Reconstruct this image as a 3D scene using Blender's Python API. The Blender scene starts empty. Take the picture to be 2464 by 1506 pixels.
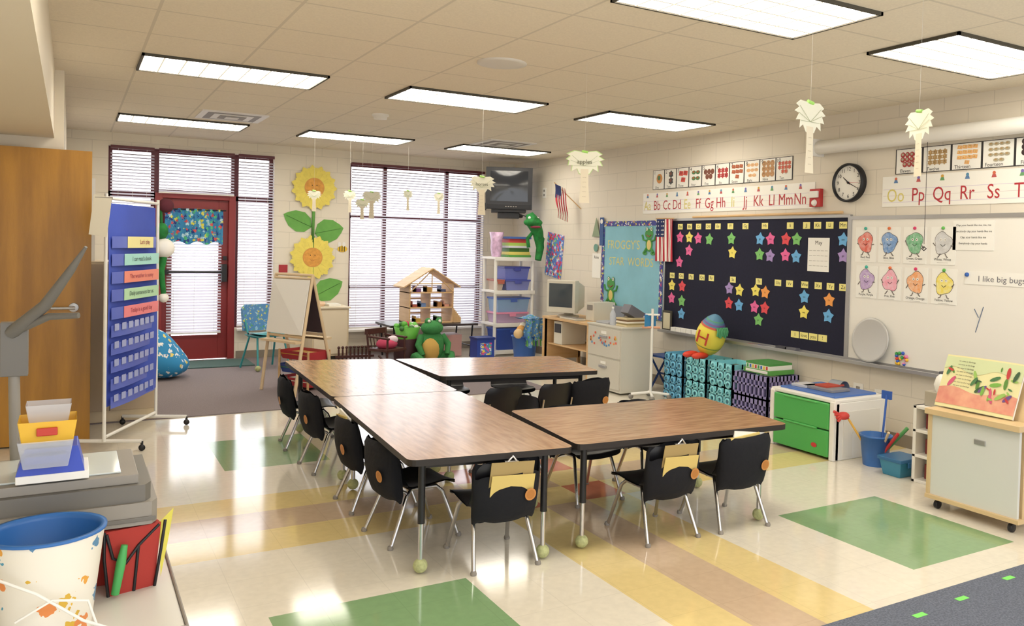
import bpy, math, random
from mathutils import Vector, Matrix
random.seed(7)
pi=math.pi
scene=bpy.context.scene
COL=bpy.context.collection
H=2.74; YB=11.3; XR=5.697
# ---------------------------------------------------------------- materials
def lin(h):
    h=h.lstrip('#'); o=[]
    for i in (0,2,4):
        c=int(h[i:i+2],16)/255; o.append(c/12.92 if c<=.04045 else ((c+.055)/1.055)**2.4)
    return tuple(o)+(1,)
MC={}
def mat(name,hexc,rough=.5,metal=0,var=0,scale=8,bump=0,bscale=60,emit=0,trans=0,alpha=1,hex2=None,coat=0,stretch=None,spec=None,ior=None):
    if name in MC: return MC[name]
    m=bpy.data.materials.new(name); m.use_nodes=True; nt=m.node_tree; N=nt.nodes; L=nt.links
    b=N['Principled BSDF']; c=lin(hexc)
    b.inputs['Base Color'].default_value=c; b.inputs['Roughness'].default_value=rough; b.inputs['Metallic'].default_value=metal
    if ior: b.inputs['IOR'].default_value=ior
    if spec is not None: b.inputs['Specular IOR Level'].default_value=spec
    if coat: b.inputs['Coat Weight'].default_value=coat; b.inputs['Coat Roughness'].default_value=.1
    tc=N.new('ShaderNodeTexCoord'); mp=N.new('ShaderNodeMapping'); L.new(tc.outputs['Object'],mp.inputs[0])
    if stretch: mp.inputs['Scale'].default_value=stretch
    if var or hex2:
        n=N.new('ShaderNodeTexNoise'); n.inputs['Scale'].default_value=scale; n.inputs['Detail'].default_value=5; L.new(mp.outputs[0],n.inputs[0])
        r=N.new('ShaderNodeValToRGB'); r.color_ramp.elements[0].position=.35; r.color_ramp.elements[1].position=.65
        c2=lin(hex2) if hex2 else tuple(min(1,x*(1+var)) for x in c[:3])+(1,)
        c1=c if hex2 else tuple(x*(1-var) for x in c[:3])+(1,)
        r.color_ramp.elements[0].color=c1; r.color_ramp.elements[1].color=c2
        L.new(n.outputs['Fac'],r.inputs[0]); L.new(r.outputs[0],b.inputs['Base Color'])
    if bump:
        n2=N.new('ShaderNodeTexNoise'); n2.inputs['Scale'].default_value=bscale; L.new(mp.outputs[0],n2.inputs[0])
        bp=N.new('ShaderNodeBump'); bp.inputs['Strength'].default_value=bump; bp.inputs['Distance'].default_value=.01
        L.new(n2.outputs['Fac'],bp.inputs['Height']); L.new(bp.outputs[0],b.inputs['Normal'])
    if emit: b.inputs['Emission Color'].default_value=c; b.inputs['Emission Strength'].default_value=emit
    if trans: b.inputs['Transmission Weight'].default_value=trans
    if alpha<1: b.inputs['Alpha'].default_value=alpha
    MC[name]=m; return m
def blockwall(name,hexc,axis):
    m=mat(name,hexc,.6); nt=m.node_tree; N=nt.nodes; L=nt.links; b=N['Principled BSDF']
    tc=[n for n in N if n.type=='TEX_COORD'][0]
    s=N.new('ShaderNodeSeparateXYZ'); L.new(tc.outputs['Object'],s.inputs[0]); k=N.new('ShaderNodeCombineXYZ')
    L.new(s.outputs[axis],k.inputs[0]); L.new(s.outputs[2],k.inputs[1])
    br=N.new('ShaderNodeTexBrick'); L.new(k.outputs[0],br.inputs['Vector'])
    c=lin(hexc); br.inputs['Color1'].default_value=c; br.inputs['Color2'].default_value=c
    br.inputs['Mortar'].default_value=tuple(x*.86 for x in c[:3])+(1,)
    br.inputs['Scale'].default_value=1; br.inputs['Mortar Size'].default_value=.004; br.inputs['Mortar Smooth'].default_value=.3
    br.inputs['Brick Width'].default_value=.406; br.inputs['Row Height'].default_value=.203
    L.new(br.outputs['Color'],b.inputs['Base Color'])
    bp=N.new('ShaderNodeBump'); bp.inputs['Strength'].default_value=.35; bp.inputs['Distance'].default_value=.004; bp.invert=True
    L.new(br.outputs['Fac'],bp.inputs['Height']); L.new(bp.outputs[0],b.inputs['Normal'])
    return m
def gridmat(name,hexc,pitchx,pitchy,ox,oy,line,dark,rough,var=.03,nscale=60,msize=.004,coat=0,ior=None):
    m=mat(name,hexc,rough,coat=coat); nt=m.node_tree; N=nt.nodes; L=nt.links; b=N['Principled BSDF']
    if ior: b.inputs['IOR'].default_value=ior
    tc=[n for n in N if n.type=='TEX_COORD'][0]; mp=N.new('ShaderNodeMapping'); L.new(tc.outputs['Object'],mp.inputs[0])
    mp.inputs['Location'].default_value=(-ox,-oy,0)
    br=N.new('ShaderNodeTexBrick'); L.new(mp.outputs[0],br.inputs['Vector']); br.offset=0
    n=N.new('ShaderNodeTexNoise'); n.inputs['Scale'].default_value=nscale; n.inputs['Detail'].default_value=4; L.new(tc.outputs['Object'],n.inputs[0])
    r=N.new('ShaderNodeValToRGB'); c=lin(hexc)
    r.color_ramp.elements[0].position=.35; r.color_ramp.elements[1].position=.65
    r.color_ramp.elements[0].color=tuple(x*(1-var) for x in c[:3])+(1,); r.color_ramp.elements[1].color=tuple(min(1,x*(1+var)) for x in c[:3])+(1,)
    L.new(n.outputs['Fac'],r.inputs[0]); L.new(r.outputs[0],br.inputs['Color1']); L.new(r.outputs[0],br.inputs['Color2'])
    br.inputs['Mortar'].default_value=tuple(x*dark for x in c[:3])+(1,)
    br.inputs['Scale'].default_value=1; br.inputs['Mortar Size'].default_value=msize; br.inputs['Mortar Smooth'].default_value=.1
    br.inputs['Brick Width'].default_value=pitchx; br.inputs['Row Height'].default_value=pitchy
    L.new(br.outputs['Color'],b.inputs['Base Color']); return m
def spotmat(name,base,spots,scale,thr=.25,rough=.8):
    m=mat(name,base,rough); nt=m.node_tree; N=nt.nodes; L=nt.links; b=N['Principled BSDF']
    tc=[n for n in N if n.type=='TEX_COORD'][0]
    nz=N.new('ShaderNodeTexNoise'); nz.inputs['Scale'].default_value=scale*2.2; L.new(tc.outputs['Object'],nz.inputs['Vector'])
    mxv=N.new('ShaderNodeMix'); mxv.data_type='VECTOR'; mxv.inputs['Factor'].default_value=.06; L.new(tc.outputs['Object'],mxv.inputs['A']); L.new(nz.outputs['Color'],mxv.inputs['B'])
    v=N.new('ShaderNodeTexVoronoi'); v.inputs['Scale'].default_value=scale; L.new(mxv.outputs['Result'],v.inputs['Vector'])
    r=N.new('ShaderNodeValToRGB'); r.color_ramp.interpolation='CONSTANT'; r.color_ramp.elements[0].color=(1,1,1,1); r.color_ramp.elements[1].color=(0,0,0,1); r.color_ramp.elements[1].position=thr
    L.new(v.outputs['Distance'],r.inputs[0])
    s=N.new('ShaderNodeSeparateColor'); L.new(v.outputs['Color'],s.inputs[0])
    r2=N.new('ShaderNodeValToRGB'); r2.color_ramp.interpolation='CONSTANT'; e=r2.color_ramp.elements
    e[0].color=lin(spots[0]); e[1].color=lin(spots[-1]); e[1].position=1-1/len(spots)
    for i,sc in enumerate(spots[1:-1]): q=e.new((i+1)/len(spots)); q.color=lin(sc)
    L.new(s.outputs[0],r2.inputs[0])
    mx=N.new('ShaderNodeMix'); mx.data_type='RGBA'; L.new(r.outputs[0],mx.inputs['Factor'])
    mx.inputs['A'].default_value=lin(base); L.new(r2.outputs[0],mx.inputs['B']); L.new(mx.outputs['Result'],b.inputs['Base Color'])
    return m
def P(h,r=.5): return mat('paint_'+h,'#'+h,r)
BLK=mat('black_plastic','#15151a',.42); FAB=mat('black_fabric','#0d0f18',.9,bump=.3,bscale=30)
CHR=mat('chrome','#c9c9cc',.18,1); ALU=mat('aluminium','#b9b9ba',.4,.8); WHT=mat('white_plastic','#eceae4',.4)
WP=mat('white_paper','#f1efe8',.8); BEI=mat('beige_laminate','#d9c8a8',.45,var=.04); GRY=mat('grey_plastic','#8d8780',.5)
PINE=mat('pine_wood','#dcb98a',.5,hex2='#cfa876',scale=3,stretch=(1,1,8)); INK=mat('ink_black','#1d1b1e',.7)
# ---------------------------------------------------------------- mesh builder
_txt={}
def tgeo(body):
    if body in _txt: return _txt[body]
    c=bpy.data.curves.new('tmp','FONT'); c.body=body; c.align_x='CENTER'; c.align_y='CENTER'; c.resolution_u=3
    o=bpy.data.objects.new('tmp',c); COL.objects.link(o); dg=bpy.context.evaluated_depsgraph_get(); dg.update()
    me=bpy.data.meshes.new_from_object(o.evaluated_get(dg))
    g=([v.co.copy() for v in me.vertices],[tuple(p.vertices) for p in me.polygons])
    bpy.data.objects.remove(o); bpy.data.curves.remove(c); bpy.data.meshes.remove(me); _txt[body]=g; return g
class M:
    def __init__(s,name,T=None): s.n=name; s.v=[]; s.f=[]; s.mi=[]; s.sm=[]; s.mats=[]; s.T=T or Matrix()
    def add(s,vs,fs,m,smooth=False):
        if m not in s.mats: s.mats.append(m)
        k=s.mats.index(m); o=len(s.v); s.v+=[s.T@Vector(v) for v in vs]
        for f in fs: s.f.append(tuple(i+o for i in f)); s.mi.append(k); s.sm.append(smooth)
    def bx(s,x0,x1,y0,y1,z0,z1,m,R=None):
        vs=[Vector((x,y,z)) for x in (x0,x1) for y in (y0,y1) for z in (z0,z1)]
        if R: 
            c=Vector(((x0+x1)/2,(y0+y1)/2,(z0+z1)/2)); vs=[R@(v-c)+c for v in vs]
        s.add(vs,[(0,1,3,2),(4,6,7,5),(0,4,5,1),(2,3,7,6),(0,2,6,4),(1,5,7,3)],m)
    def tube(s,pts,r,m,n=10,cap=True):
        pts=[Vector(p) for p in pts]; rs=r if isinstance(r,(list,tuple)) else [r]*len(pts)
        vs=[];fs=[]; pu=None
        for i,p in enumerate(pts):
            d=(pts[min(i+1,len(pts)-1)]-pts[max(i-1,0)]).normalized()
            if pu is None: pu=d.orthogonal().normalized()
            u=(pu-d*pu.dot(d)).normalized(); w=d.cross(u); pu=u
            for k in range(n):
                a=2*pi*k/n; vs.append(p+(u*math.cos(a)+w*math.sin(a))*rs[i])
        for i in range(len(pts)-1):
            for k in range(n): fs.append((i*n+k,i*n+(k+1)%n,(i+1)*n+(k+1)%n,(i+1)*n+k))
        s.add(vs,fs,m,True)
        if cap:
            s.add(vs[:n],[tuple(range(n))[::-1]],m); s.add(vs[-n:],[tuple(range(n))],m)
    def lathe(s,prof,c,m,n=28,sx=1,sy=1,cap=True,R=None):
        c=Vector(c); vs=[];fs=[]
        for r,z in prof:
            for k in range(n):
                a=2*pi*k/n; v=Vector((r*math.cos(a)*sx,r*math.sin(a)*sy,z)); vs.append((R@v if R else v)+c)
        for i in range(len(prof)-1):
            for k in range(n): fs.append((i*n+k,i*n+(k+1)%n,(i+1)*n+(k+1)%n,(i+1)*n+k))
        s.add(vs,fs,m,True)
        if cap: s.add(vs[:n],[tuple(range(n))[::-1]],m); s.add(vs[-n:],[tuple(range(n))],m)
    def sph(s,c,r,m,n=20,R=None):
        if not isinstance(r,(tuple,list)): r=(r,r,r)
        k=n//2; prof=[(max(1e-4,math.sin(pi*i/k)),-math.cos(pi*i/k)) for i in range(k+1)]
        c=Vector(c); vs=[];fs=[]
        for pr,z in prof:
            for j in range(n):
                a=2*pi*j/n; v=Vector((pr*math.cos(a)*r[0],pr*math.sin(a)*r[1],z*r[2])); vs.append((R@v if R else v)+c)
        for i in range(k):
            for j in range(n): fs.append((i*n+j,i*n+(j+1)%n,(i+1)*n+(j+1)%n,(i+1)*n+j))
        s.add(vs,fs,m,True)
    def prism(s,pts,vec,m,ms=None):
        n=len(pts); a=[Vector(p) for p in pts]; b=[p+Vector(vec) for p in a]
        s.add(a,[tuple(range(n))],m); s.add(b,[tuple(range(n))[::-1]],ms or m)
        s.add(a+b,[(i,(i+1)%n,n+(i+1)%n,n+i) for i in range(n)],ms or m)
    def grid(s,fn,nu,nv,m,smooth=True):
        vs=[fn(i/nu,j/nv) for j in range(nv+1) for i in range(nu+1)]
        s.add(vs,[(j*(nu+1)+i,j*(nu+1)+i+1,(j+1)*(nu+1)+i+1,(j+1)*(nu+1)+i) for j in range(nv) for i in range(nu)],m,smooth)
    def text(s,body,size,o,u,v,m,sx=1):
        g=tgeo(body); o=Vector(o);u=Vector(u);v=Vector(v)
        s.add([o+u*(p.x*size*sx)+v*(p.y*size) for p in g[0]],g[1],m)
    def flat(s,c,u,v,pts,m,off=(0,0,0)):
        c=Vector(c)+Vector(off);u=Vector(u);v=Vector(v); s.add([c+u*a+v*b for a,b in pts],[tuple(range(len(pts)))],m)
    def done(s,bevel=0,solid=0,loc=None,rz=0,subsurf=0):
        me=bpy.data.meshes.new(s.n); me.from_pydata([tuple(v) for v in s.v],[],s.f)
        for m in s.mats: me.materials.append(m)
        me.polygons.foreach_set('material_index',s.mi); me.polygons.foreach_set('use_smooth',s.sm); me.update()
        o=bpy.data.objects.new(s.n,me); COL.objects.link(o)
        if loc: o.location=loc
        o.rotation_euler[2]=rz
        if solid: k=o.modifiers.new('s','SOLIDIFY'); k.thickness=solid
        if bevel:
            k=o.modifiers.new('b','BEVEL'); k.width=bevel; k.segments=2; k.limit_method='ANGLE'; k.angle_limit=math.radians(50)
        return o
def inst(o,loc,rz=0):
    c=bpy.data.objects.new(o.name.split('.')[0],o.data); COL.objects.link(c); c.location=loc; c.rotation_euler[2]=rz
    return c
def circ(r,n=20,a0=0,rx=1,ry=1): return [(r*rx*math.cos(a0+2*pi*i/n),r*ry*math.sin(a0+2*pi*i/n)) for i in range(n)]
def starp(r,n=5,k=.5,a0=pi/2): return [((r if i%2==0 else r*k)*math.cos(a0+pi*i/n),(r if i%2==0 else r*k)*math.sin(a0+pi*i/n)) for i in range(2*n)]
RU=Vector((0,-1,0)); ZU=Vector((0,0,1)); BU=Vector((1,0,0))
# ---------------------------------------------------------------- room shell
wallB=blockwall('wall_paint_window_side','#ebe3d2',0); wallR=blockwall('wall_paint_board_side','#e2dacb',1)
wallL=mat('wall_paint_left','#e8dfcc',.6)
w=M('wall_back')
for a in ((-.25,.37,0,H),(.37,2.24,2.59,H),(.37,.87,0,.39),(1.78,2.24,0,.39),(2.24,3.22,0,H),(3.22,5.2,2.59,H),(3.22,5.2,0,.33),(5.2,5.95,0,H)):
    w.bx(a[0],a[1],YB+.002,YB+.2,a[2],a[3],wallB)
w.done()
w=M('wall_right'); w.bx(XR+.002,XR+.2,-1,YB,0,H,wallR); w.done()
w=M('wall_left'); w.bx(-.25,-.05,7.4,YB,0,H,wallL); w.bx(-1.9,-.05,7.28,7.4,0,H,wallL); w.done()
w=M('wall_entry'); w.bx(-2.1,-1.9,-1,7.4,0,H,wallL); w.done()
w=M('ceiling'); CE=gridmat('ceiling_tile','#ece2cf',.61,.61,.39,6.2133,1,.82,.9,var=.035,nscale=90,msize=.009)
w.bx(-2.1,XR+.2,-1,YB+.2,H,H+.1,CE); w.done()
w=M('ceiling_soffit'); w.bx(-1.9,-.11,-1,7.28,2.24,H,wallL); w.done()
FC={k:gridmat('floor_vinyl_'+k,h,.3048,.3048,0,0,1,.9,.10,var=.03,nscale=25,msize=.0018,ior=1.75) for k,h in dict(cream='#e4ddcd',yellow='#e3cd92',tan='#ccb499',green='#86a87a',red='#c47a60').items()}
w=M('floor')
xs=[-2.1,.70,.88,1.57,2.12,2.41,2.70,2.99,3.54,4.38,XR+.2]; ys=[-1,2.6,3.52,4.28,4.60,4.92,5.24,5.88,6.77,YB+.2]
for i in range(10):
    for j in range(9):
        k='cream'
        bi={4:'yellow',5:'tan',6:'yellow'}.get(i); bj={3:'yellow',4:'tan',5:'yellow'}.get(j)
        if bi and bj: k='red' if bi==bj=='yellow' else ('tan' if bi==bj else 'yellow')
        elif bi or bj: k=bi or bj
        if i in (2,8) and j in (1,7) or (i==1 and j==1): k='green'
        w.add([(xs[i],ys[j],0),(xs[i+1],ys[j],0),(xs[i+1],ys[j+1],0),(xs[i],ys[j+1],0)],[(0,1,2,3)],FC[k])
w.bx(-2.1,XR+.2,-1,YB+.2,-.1,-.002,FC['cream']); w.done()
carp=mat('carpet_grey','#857a7c',.95,var=.12,scale=150,bump=.5,bscale=200)
w=M('classroom_carpet'); w.bx(-.05,4.4,7.78,YB-.002,0,.008,carp); w.done()
w=M('meeting_rug'); w.bx(2.0,5.65,.2,2.37,0,.01,mat('rug_blue_grey','#565c6b',.95,hex2='#727988',scale=120,bump=.5,bscale=200)); 
tape=P('7fe36a'); 
for x,y in ((3.84,2.3),(3.42,2.26),(3.1,2.24)): w.bx(x-.035,x+.035,y-.014,y+.014,.01,.0115,tape)
w.done()
w=M('door_mat'); w.bx(1.05,1.9,10.55,11.15,.008,.02,mat('mat_green','#4f6a66',.95,var=.1,scale=80)); w.done()
bb=mat('baseboard_vinyl','#8d8375',.5)
w=M('baseboard_right'); w.bx(XR-.008,XR,-1,YB-.01,0,.1,bb); w.done()
w=M('baseboard_back'); w.bx(2.24,XR-.01,YB-.008,YB,.008,.1,bb); w.bx(-.04,.85,YB-.008,YB,.008,.1,bb); w.bx(1.8,2.24,YB-.008,YB,.008,.1,bb); w.done()
w=M('pavement_outside'); w.bx(-10,20,11.6,40,-.3,-.2,mat('concrete','#a9a8a8',.9)); w.done()
# ---------------------------------------------------------------- windows
FR=mat('window_frame_maroon','#5c2029',.45); GL=mat('glass','#ffffff',.02,trans=1,alpha=.12)
SL=mat('blind_slat','#d2cfdc',.5); 
nt=SL.node_tree; b=nt.nodes['Principled BSDF']; tr=nt.nodes.new('ShaderNodeBsdfTranslucent'); tr.inputs[0].default_value=(.85,.85,.92,1)
mx=nt.nodes.new('ShaderNodeMixShader'); mx.inputs[0].default_value=.10; nt.links.new(b.outputs[0],mx.inputs[1]); nt.links.new(tr.outputs[0],mx.inputs[2]); nt.links.new(mx.outputs[0],nt.nodes['Material Output'].inputs[0])
def frame(m,x0,x1,z0,z1,t=.045,y=11.4,d=.06,mt=FR):
    m.bx(x0,x0+t,y,y+d,z0,z1,mt); m.bx(x1-t,x1,y,y+d,z0,z1,mt); m.bx(x0+t,x1-t,y,y+d,z0,z0+t,mt); m.bx(x0+t,x1-t,y,y+d,z1-t,z1,mt)
def blind(name,x0,x1,z0,z1,y=11.265,tilt=33,pitch=.036):
    m=M(name); n=int((z1-z0-.05)/pitch); a=math.radians(tilt); hw=.0165
    for i in range(n):
        z=z0+.02+i*pitch; dy=hw*math.cos(a); dz=hw*math.sin(a)
        m.add([(x0,y-dy,z-dz),(x1,y-dy,z-dz),(x1,y+dy,z+dz),(x0,y+dy,z+dz)],[(0,1,2,3)],SL)
    m.bx(x0,x1,y-.02,y+.02,z1-.035,z1,FR); m.bx(x0,x1,y-.014,y+.014,z0-.005,z0+.01,WHT)
    for x in (x0+.08,(x0+x1)/2,x1-.08): m.tube([(x,y-.016,z0),(x,y-.016,z1)],.0015,WHT,4)
    m.done()
w=M('window_1'); frame(w,.37,.87,.39,2.59); frame(w,.87,1.78,2.06,2.59); frame(w,1.78,2.24,.39,2.59); w.bx(.37,2.24,11.4,11.46,2.0,2.06,FR)
w.bx(.42,2.2,11.43,11.434,2.08,2.56,GL); w.done()
w=M('window_2'); frame(w,3.22,5.2,.33,2.59); 
for x in (3.74,4.66): w.bx(x-.025,x+.025,11.4,11.46,.33,2.59,FR)
for z in (.9,1.86): w.bx(3.22,5.2,11.4,11.46,z-.02,z+.02,FR)
w.bx(3.26,5.16,11.43,11.434,.37,2.56,GL); w.done()
w=M('trim_window_sill'); w.bx(3.18,5.24,11.2,11.30,.3,.33,WHT); w.bx(1.8,2.26,11.22,11.30,.36,.39,WHT); w.done(.004)
blind('window_blind',.39,.85,.42,2.59); blind('window_blind',.9,1.75,2.06,2.59); blind('window_blind',1.8,2.23,.42,2.59); blind('window_blind',3.23,5.19,.35,2.59)
DR=mat('door_red','#8e2b2b',.4)
w=M('door_1'); w.bx(.87,.95,11.305,11.46,0,2.06,DR); w.bx(1.70,1.78,11.305,11.46,0,2.06,DR); w.bx(.95,1.70,11.305,11.46,2.0,2.06,DR)
w.bx(.95,1.06,11.36,11.41,.01,2.0,DR); w.bx(1.59,1.70,11.36,11.41,.01,2.0,DR); w.bx(1.06,1.59,11.36,11.41,1.86,2.0,DR); w.bx(1.06,1.59,11.36,11.41,.01,.31,DR)
w.bx(1.06,1.59,11.38,11.386,.31,1.86,GL)
w.tube([(1.0,11.28,1.1),(1.66,11.28,1.1)],.013,BLK); w.bx(.98,1.02,11.27,11.36,1.07,1.13,BLK); w.bx(1.62,1.68,11.26,11.36,.98,1.2,BLK); w.bx(1.64,1.68,11.3,11.36,1.25,1.3,BLK)
w.done(.004)
blind('window_blind',1.0,1.62,.34,1.84,y=11.325)
cv=spotmat('curtain_print','#3f8fc0',['#2b3f8a','#e8e25a','#5fc98a','#e05a5a','#bfe3ef'],22,.45)
w=M('door_curtain'); w.grid(lambda u,v:(.97+.66*u,11.27+.016*math.sin(u*46)+.004*math.sin(u*9),1.88-.42*v-.02*math.sin(u*20)*v),120,6,cv)
w.tube([(.95,11.27,1.87),(1.66,11.27,1.87)],.008,BLK,8); w.done()
# ---------------------------------------------------------------- ceiling fixtures
EM=mat('lamp_diffuser','#fff8ea',.5,emit=9); EMG=mat('louver','#d8d2c0',.5,emit=.5); DK=mat('fixture_edge','#4a463c',.6)
def fixture(x,y):
    m=M('ceiling_light_fixture'); z=H
    m.bx(x+.02,x+1.20,y+.02,y+.59,z-.012,z-.008,EM)
    for a in ((x,x+1.22,y,y+.015),(x,x+1.22,y+.595,y+.61),(x,x+.015,y,y+.61),(x+1.205,x+1.22,y,y+.61)): m.bx(*a,z-.018,z,DK)
    for i in range(1,9): m.bx(x+1.22*i/9-.005,x+1.22*i/9+.005,y+.02,y+.59,z-.017,z-.0125,EMG)
    for i in range(1,4): m.bx(x+.02,x+1.2,y+.61*i/4-.007,y+.61*i/4+.007,z-.017,z-.0125,EMG)
    m.done()
for k in range(3): fixture(.39+1.83*k,6.2133); fixture(.39+1.83*k,9.4244); fixture(.39+1.83*k,2.81); fixture(.39+1.83*k,-.4)  # nearest visible row: its left fixture is out of view, added for light
w=M('ceiling_speaker'); w.lathe([(.165,H),(.165,H-.008),(.14,H-.014),(.0001,H-.012)],(2.43,5.04,0),mat('speaker_white','#dedad2',.5)); w.done()
w=M('smoke_detector'); w.lathe([(.08,H),(.08,H-.015),(.065,H-.02),(.06,H-.045),(.0001,H-.05)],(2.5,7.8,0),WHT); w.done()
for x,y in ((1.05,8.6),(4.1,8.75)):
    w=M('ceiling_air_vent'); w.bx(x,x+.6,y,y+.6,H-.012,H,WHT)
    for i in range(4): q=.06+.06*i; w.bx(x+q,x+.6-q,y+q,y+.6-q,H-.014-.004*i,H-.012,[GRY,WHT][i%2])
    w.done()
# ---------------------------------------------------------------- tables
LAM=mat('table_wood_laminate','#b8926f',.2,hex2='#9a7555',scale=2.2,stretch=(3,22,3),ior=1.7); 
LAMx=mat('table_wood_laminate_y','#b8926f',.2,hex2='#9a7555',scale=2.2,stretch=(22,3,3),ior=1.7); EDG=mat('table_edge_black','#241d1a',.5)
BALL=mat('tennis_ball_felt','#b3b886',.95,var=.15,scale=60)
def rounded(c4,r=.05,n=5):
    out=[]; c4=[Vector((x,y)) for x,y in c4]
    for i in range(4):
        p=c4[i]; a=(c4[i-1]-p).normalized(); b2=(c4[(i+1)%4]-p).normalized(); p0=p+a*r; p1=p+b2*r
        for k in range(n+1):
            t=k/n; out.append(p0*(1-t)**2+p*2*t*(1-t)+p1*t*t)
    return out
def table(c4,lm):
    m=M('activity_table'); h=.565; pts=rounded(c4)
    m.prism([(p.x,p.y,h) for p in pts],(0,0,-.03),lm,EDG)
    cx=sum(p[0] for p in c4)/4; cy=sum(p[1] for p in c4)/4; c=Vector((cx,cy))
    L=[]
    for p in c4:
        p=Vector(p); d=c-p; q=p+Vector((math.copysign(.105,d.x),math.copysign(.11,d.y))); L.append(q)
        m.tube([(q.x,q.y,h-.03),(q.x,q.y,.235)],.017,BLK,14); m.tube([(q.x,q.y,.24),(q.x,q.y,.05)],.0125,CHR,12)
        m.sph((q.x,q.y,.036),.034,BALL)
    for i in range(4):
        a,b2=L[i],L[(i+1)%4]; d=(b2-a).normalized(); n=Vector((-d.y,d.x))*.008
        m.add([(a.x-n.x,a.y-n.y,h-.03),(b2.x-n.x,b2.y-n.y,h-.03),(b2.x+n.x,b2.y+n.y,h-.03),(a.x+n.x,a.y+n.y,h-.03),(a.x-n.x,a.y-n.y,h-.07),(b2.x-n.x,b2.y-n.y,h-.07),(b2.x+n.x,b2.y+n.y,h-.07),(a.x+n.x,a.y+n.y,h-.07)],[(0,1,5,4),(3,2,6,7),(4,5,6,7)],EDG)
    m.done()
table([(1.30,3.56),(2.105,3.46),(2.205,5.115),(1.40,5.215)],LAMx)
table([(1.40,5.225),(2.205,5.125),(2.29,6.74),(1.47,6.93)],LAMx)
table([(2.32,5.71),(3.56,5.51),(3.70,6.38),(2.31,6.72)],LAM)
table([(2.14,3.49),(3.48,3.40),(3.58,4.29),(2.215,4.39)],LAM)
# ---------------------------------------------------------------- chairs
YCL=mat('clipboard_tan','#ad9664',.6); YPAD=mat('folder_yellow','#dcc478',.6); ORG=P('c98a4a')
def chair_mesh(kind):
    m=M('student_chair')
    prof=[(.17,.275),(.155,.295),(.10,.302),(.0,.292),(-.09,.288),(-.135,.30),(-.158,.335),(-.172,.39),(-.188,.46),(-.198,.51)]
    def sh(u,v):
        t=v*(len(prof)-1); i=min(int(t),len(prof)-2); f=t-i; y=prof[i][0]*(1-f)+prof[i+1][0]*f; z=prof[i][1]*(1-f)+prof[i+1][1]*f
        a=2*u-1; wd=.165 if v<.55 else .165-.02*(v-.55)/.45
        if v>.9: wd-=.03*((v-.9)/.1)**2
        if v<.1: wd-=.03*((.1-v)/.1)**2
        return (a*wd,y+(.035*a*a if v>.5 else 0),z+(.012*a*a if v<.5 else 0))
    m.grid(sh,10,27,BLK); m.grid(lambda u,v:tuple(Vector(sh(1-u,v))-Vector((0,0.0,.008) if v<.5 else (0,.008,0))),10,27,BLK)
    for s in (-1,1):
        m.tube([(s*.165,-.20,.0),(s*.135,-.10,.245),(s*.12,-.07,.275),(s*.12,.07,.275),(s*.135,.10,.245),(s*.165,.185,.0)],.0105,CHR)
        m.tube([(s*.12,-.10,.26),(s*.125,-.155,.29),(s*.125,-.18,.40)],.009,CHR)
        for y in (-.2,.185): m.lathe([(.014,0),(.016,.008),(.012,.02)],(s*.165,y,0),GRY,12)
    m.tube([(-.12,.0,.27),(.12,.0,.27)],.009,CHR); m.tube([(-.12,-.07,.27),(.12,-.07,.27)],.009,CHR)
    if kind!='bare':
        def sk(u,v):
            a=2*pi*u; front=math.sin(a)<-.01
            z=.225+v*(.295 if not (front and kind=='clip') else .235); w_=.176-(.012 if v>.9 else 0)-.018*(1-v); d=.034+.022*math.sin(pi*min(1,v*1.15))*(1 if math.sin(a)<0 else .3)
            cx_=math.copysign(abs(math.cos(a))**.6,math.cos(a))*w_; yy=math.copysign(abs(math.sin(a))**.7,math.sin(a))*d
            yc=-.172-.045*(z-.3)/.25+.035*(cx_/.165)**2*.6
            if v==0 or (v==1 and not kind=='clip'): yy*=.35
            return (cx_,yc+yy,z+.006*math.sin(a*5)+.01*math.sin(cx_*14+1)*v)
        m.grid(sk,40,10,FAB)
        m.flat((.10,-.239,.36),(1,.10,0),(0,-.12,1),circ(.03,20),ORG); m.flat((.10,-.2395,.36),(1,.10,0),(0,-.12,1),circ(.022,20),P('b87a3c'))
        if kind=='clip':
            R=Matrix.Rotation(math.radians(10),3,'X')@Matrix.Rotation(.04,3,'Y')
            m.bx(-.105,.115,-.227,-.223,.36,.525,YCL,R); m.bx(-.10,.108,-.222,-.2205,.36,.515,WP,R); m.bx(-.035,.035,-.238,-.226,.515,.53,CHR,R); m.tube([(-.022,-.245,.53),(0,-.25,.555),(.022,-.245,.53)],.005,CHR,8)
            m.bx(-.10,.12,-.233,-.229,.36,.462,YPAD,R)
        if kind=='paper':
            m.bx(-.10,.11,-.205,-.195,.42,.545,WP,Matrix.Rotation(.12,3,'Y')); m.bx(-.12,.08,-.215,-.206,.42,.53,YPAD,Matrix.Rotation(-.1,3,'Y'))
    return m
CH={}
def chair(kind,x,y,rz):
    if kind not in CH: CH[kind]=chair_mesh(kind).done(loc=(x,y,0),rz=rz)
    else: inst(CH[kind],(x,y,0),rz)
chair('clip',1.79,3.72,-.06); chair('clip',2.72,3.65,.0); chair('paper',3.20,3.62,-.05)
for y,k,r in ((4.20,'plain',.1),(4.80,'paper',0),(5.70,'plain',.05),(6.40,'plain',-.1)): chair(k,1.56,y,-pi/2+r)
chair('plain',2.72,4.36,pi+.05); chair('plain',3.22,4.33,pi-.1)
chair('bare',2.5,4.98,pi/2); 
for x,k in ((2.68,'bare'),(3.12,'bare'),(3.42,'plain')): chair(k,x,5.58 if x<3.3 else 5.6,.05)
for x in (2.75,3.3): chair('bare',x,6.75-.25*(x-2.3),pi-.2)
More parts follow.
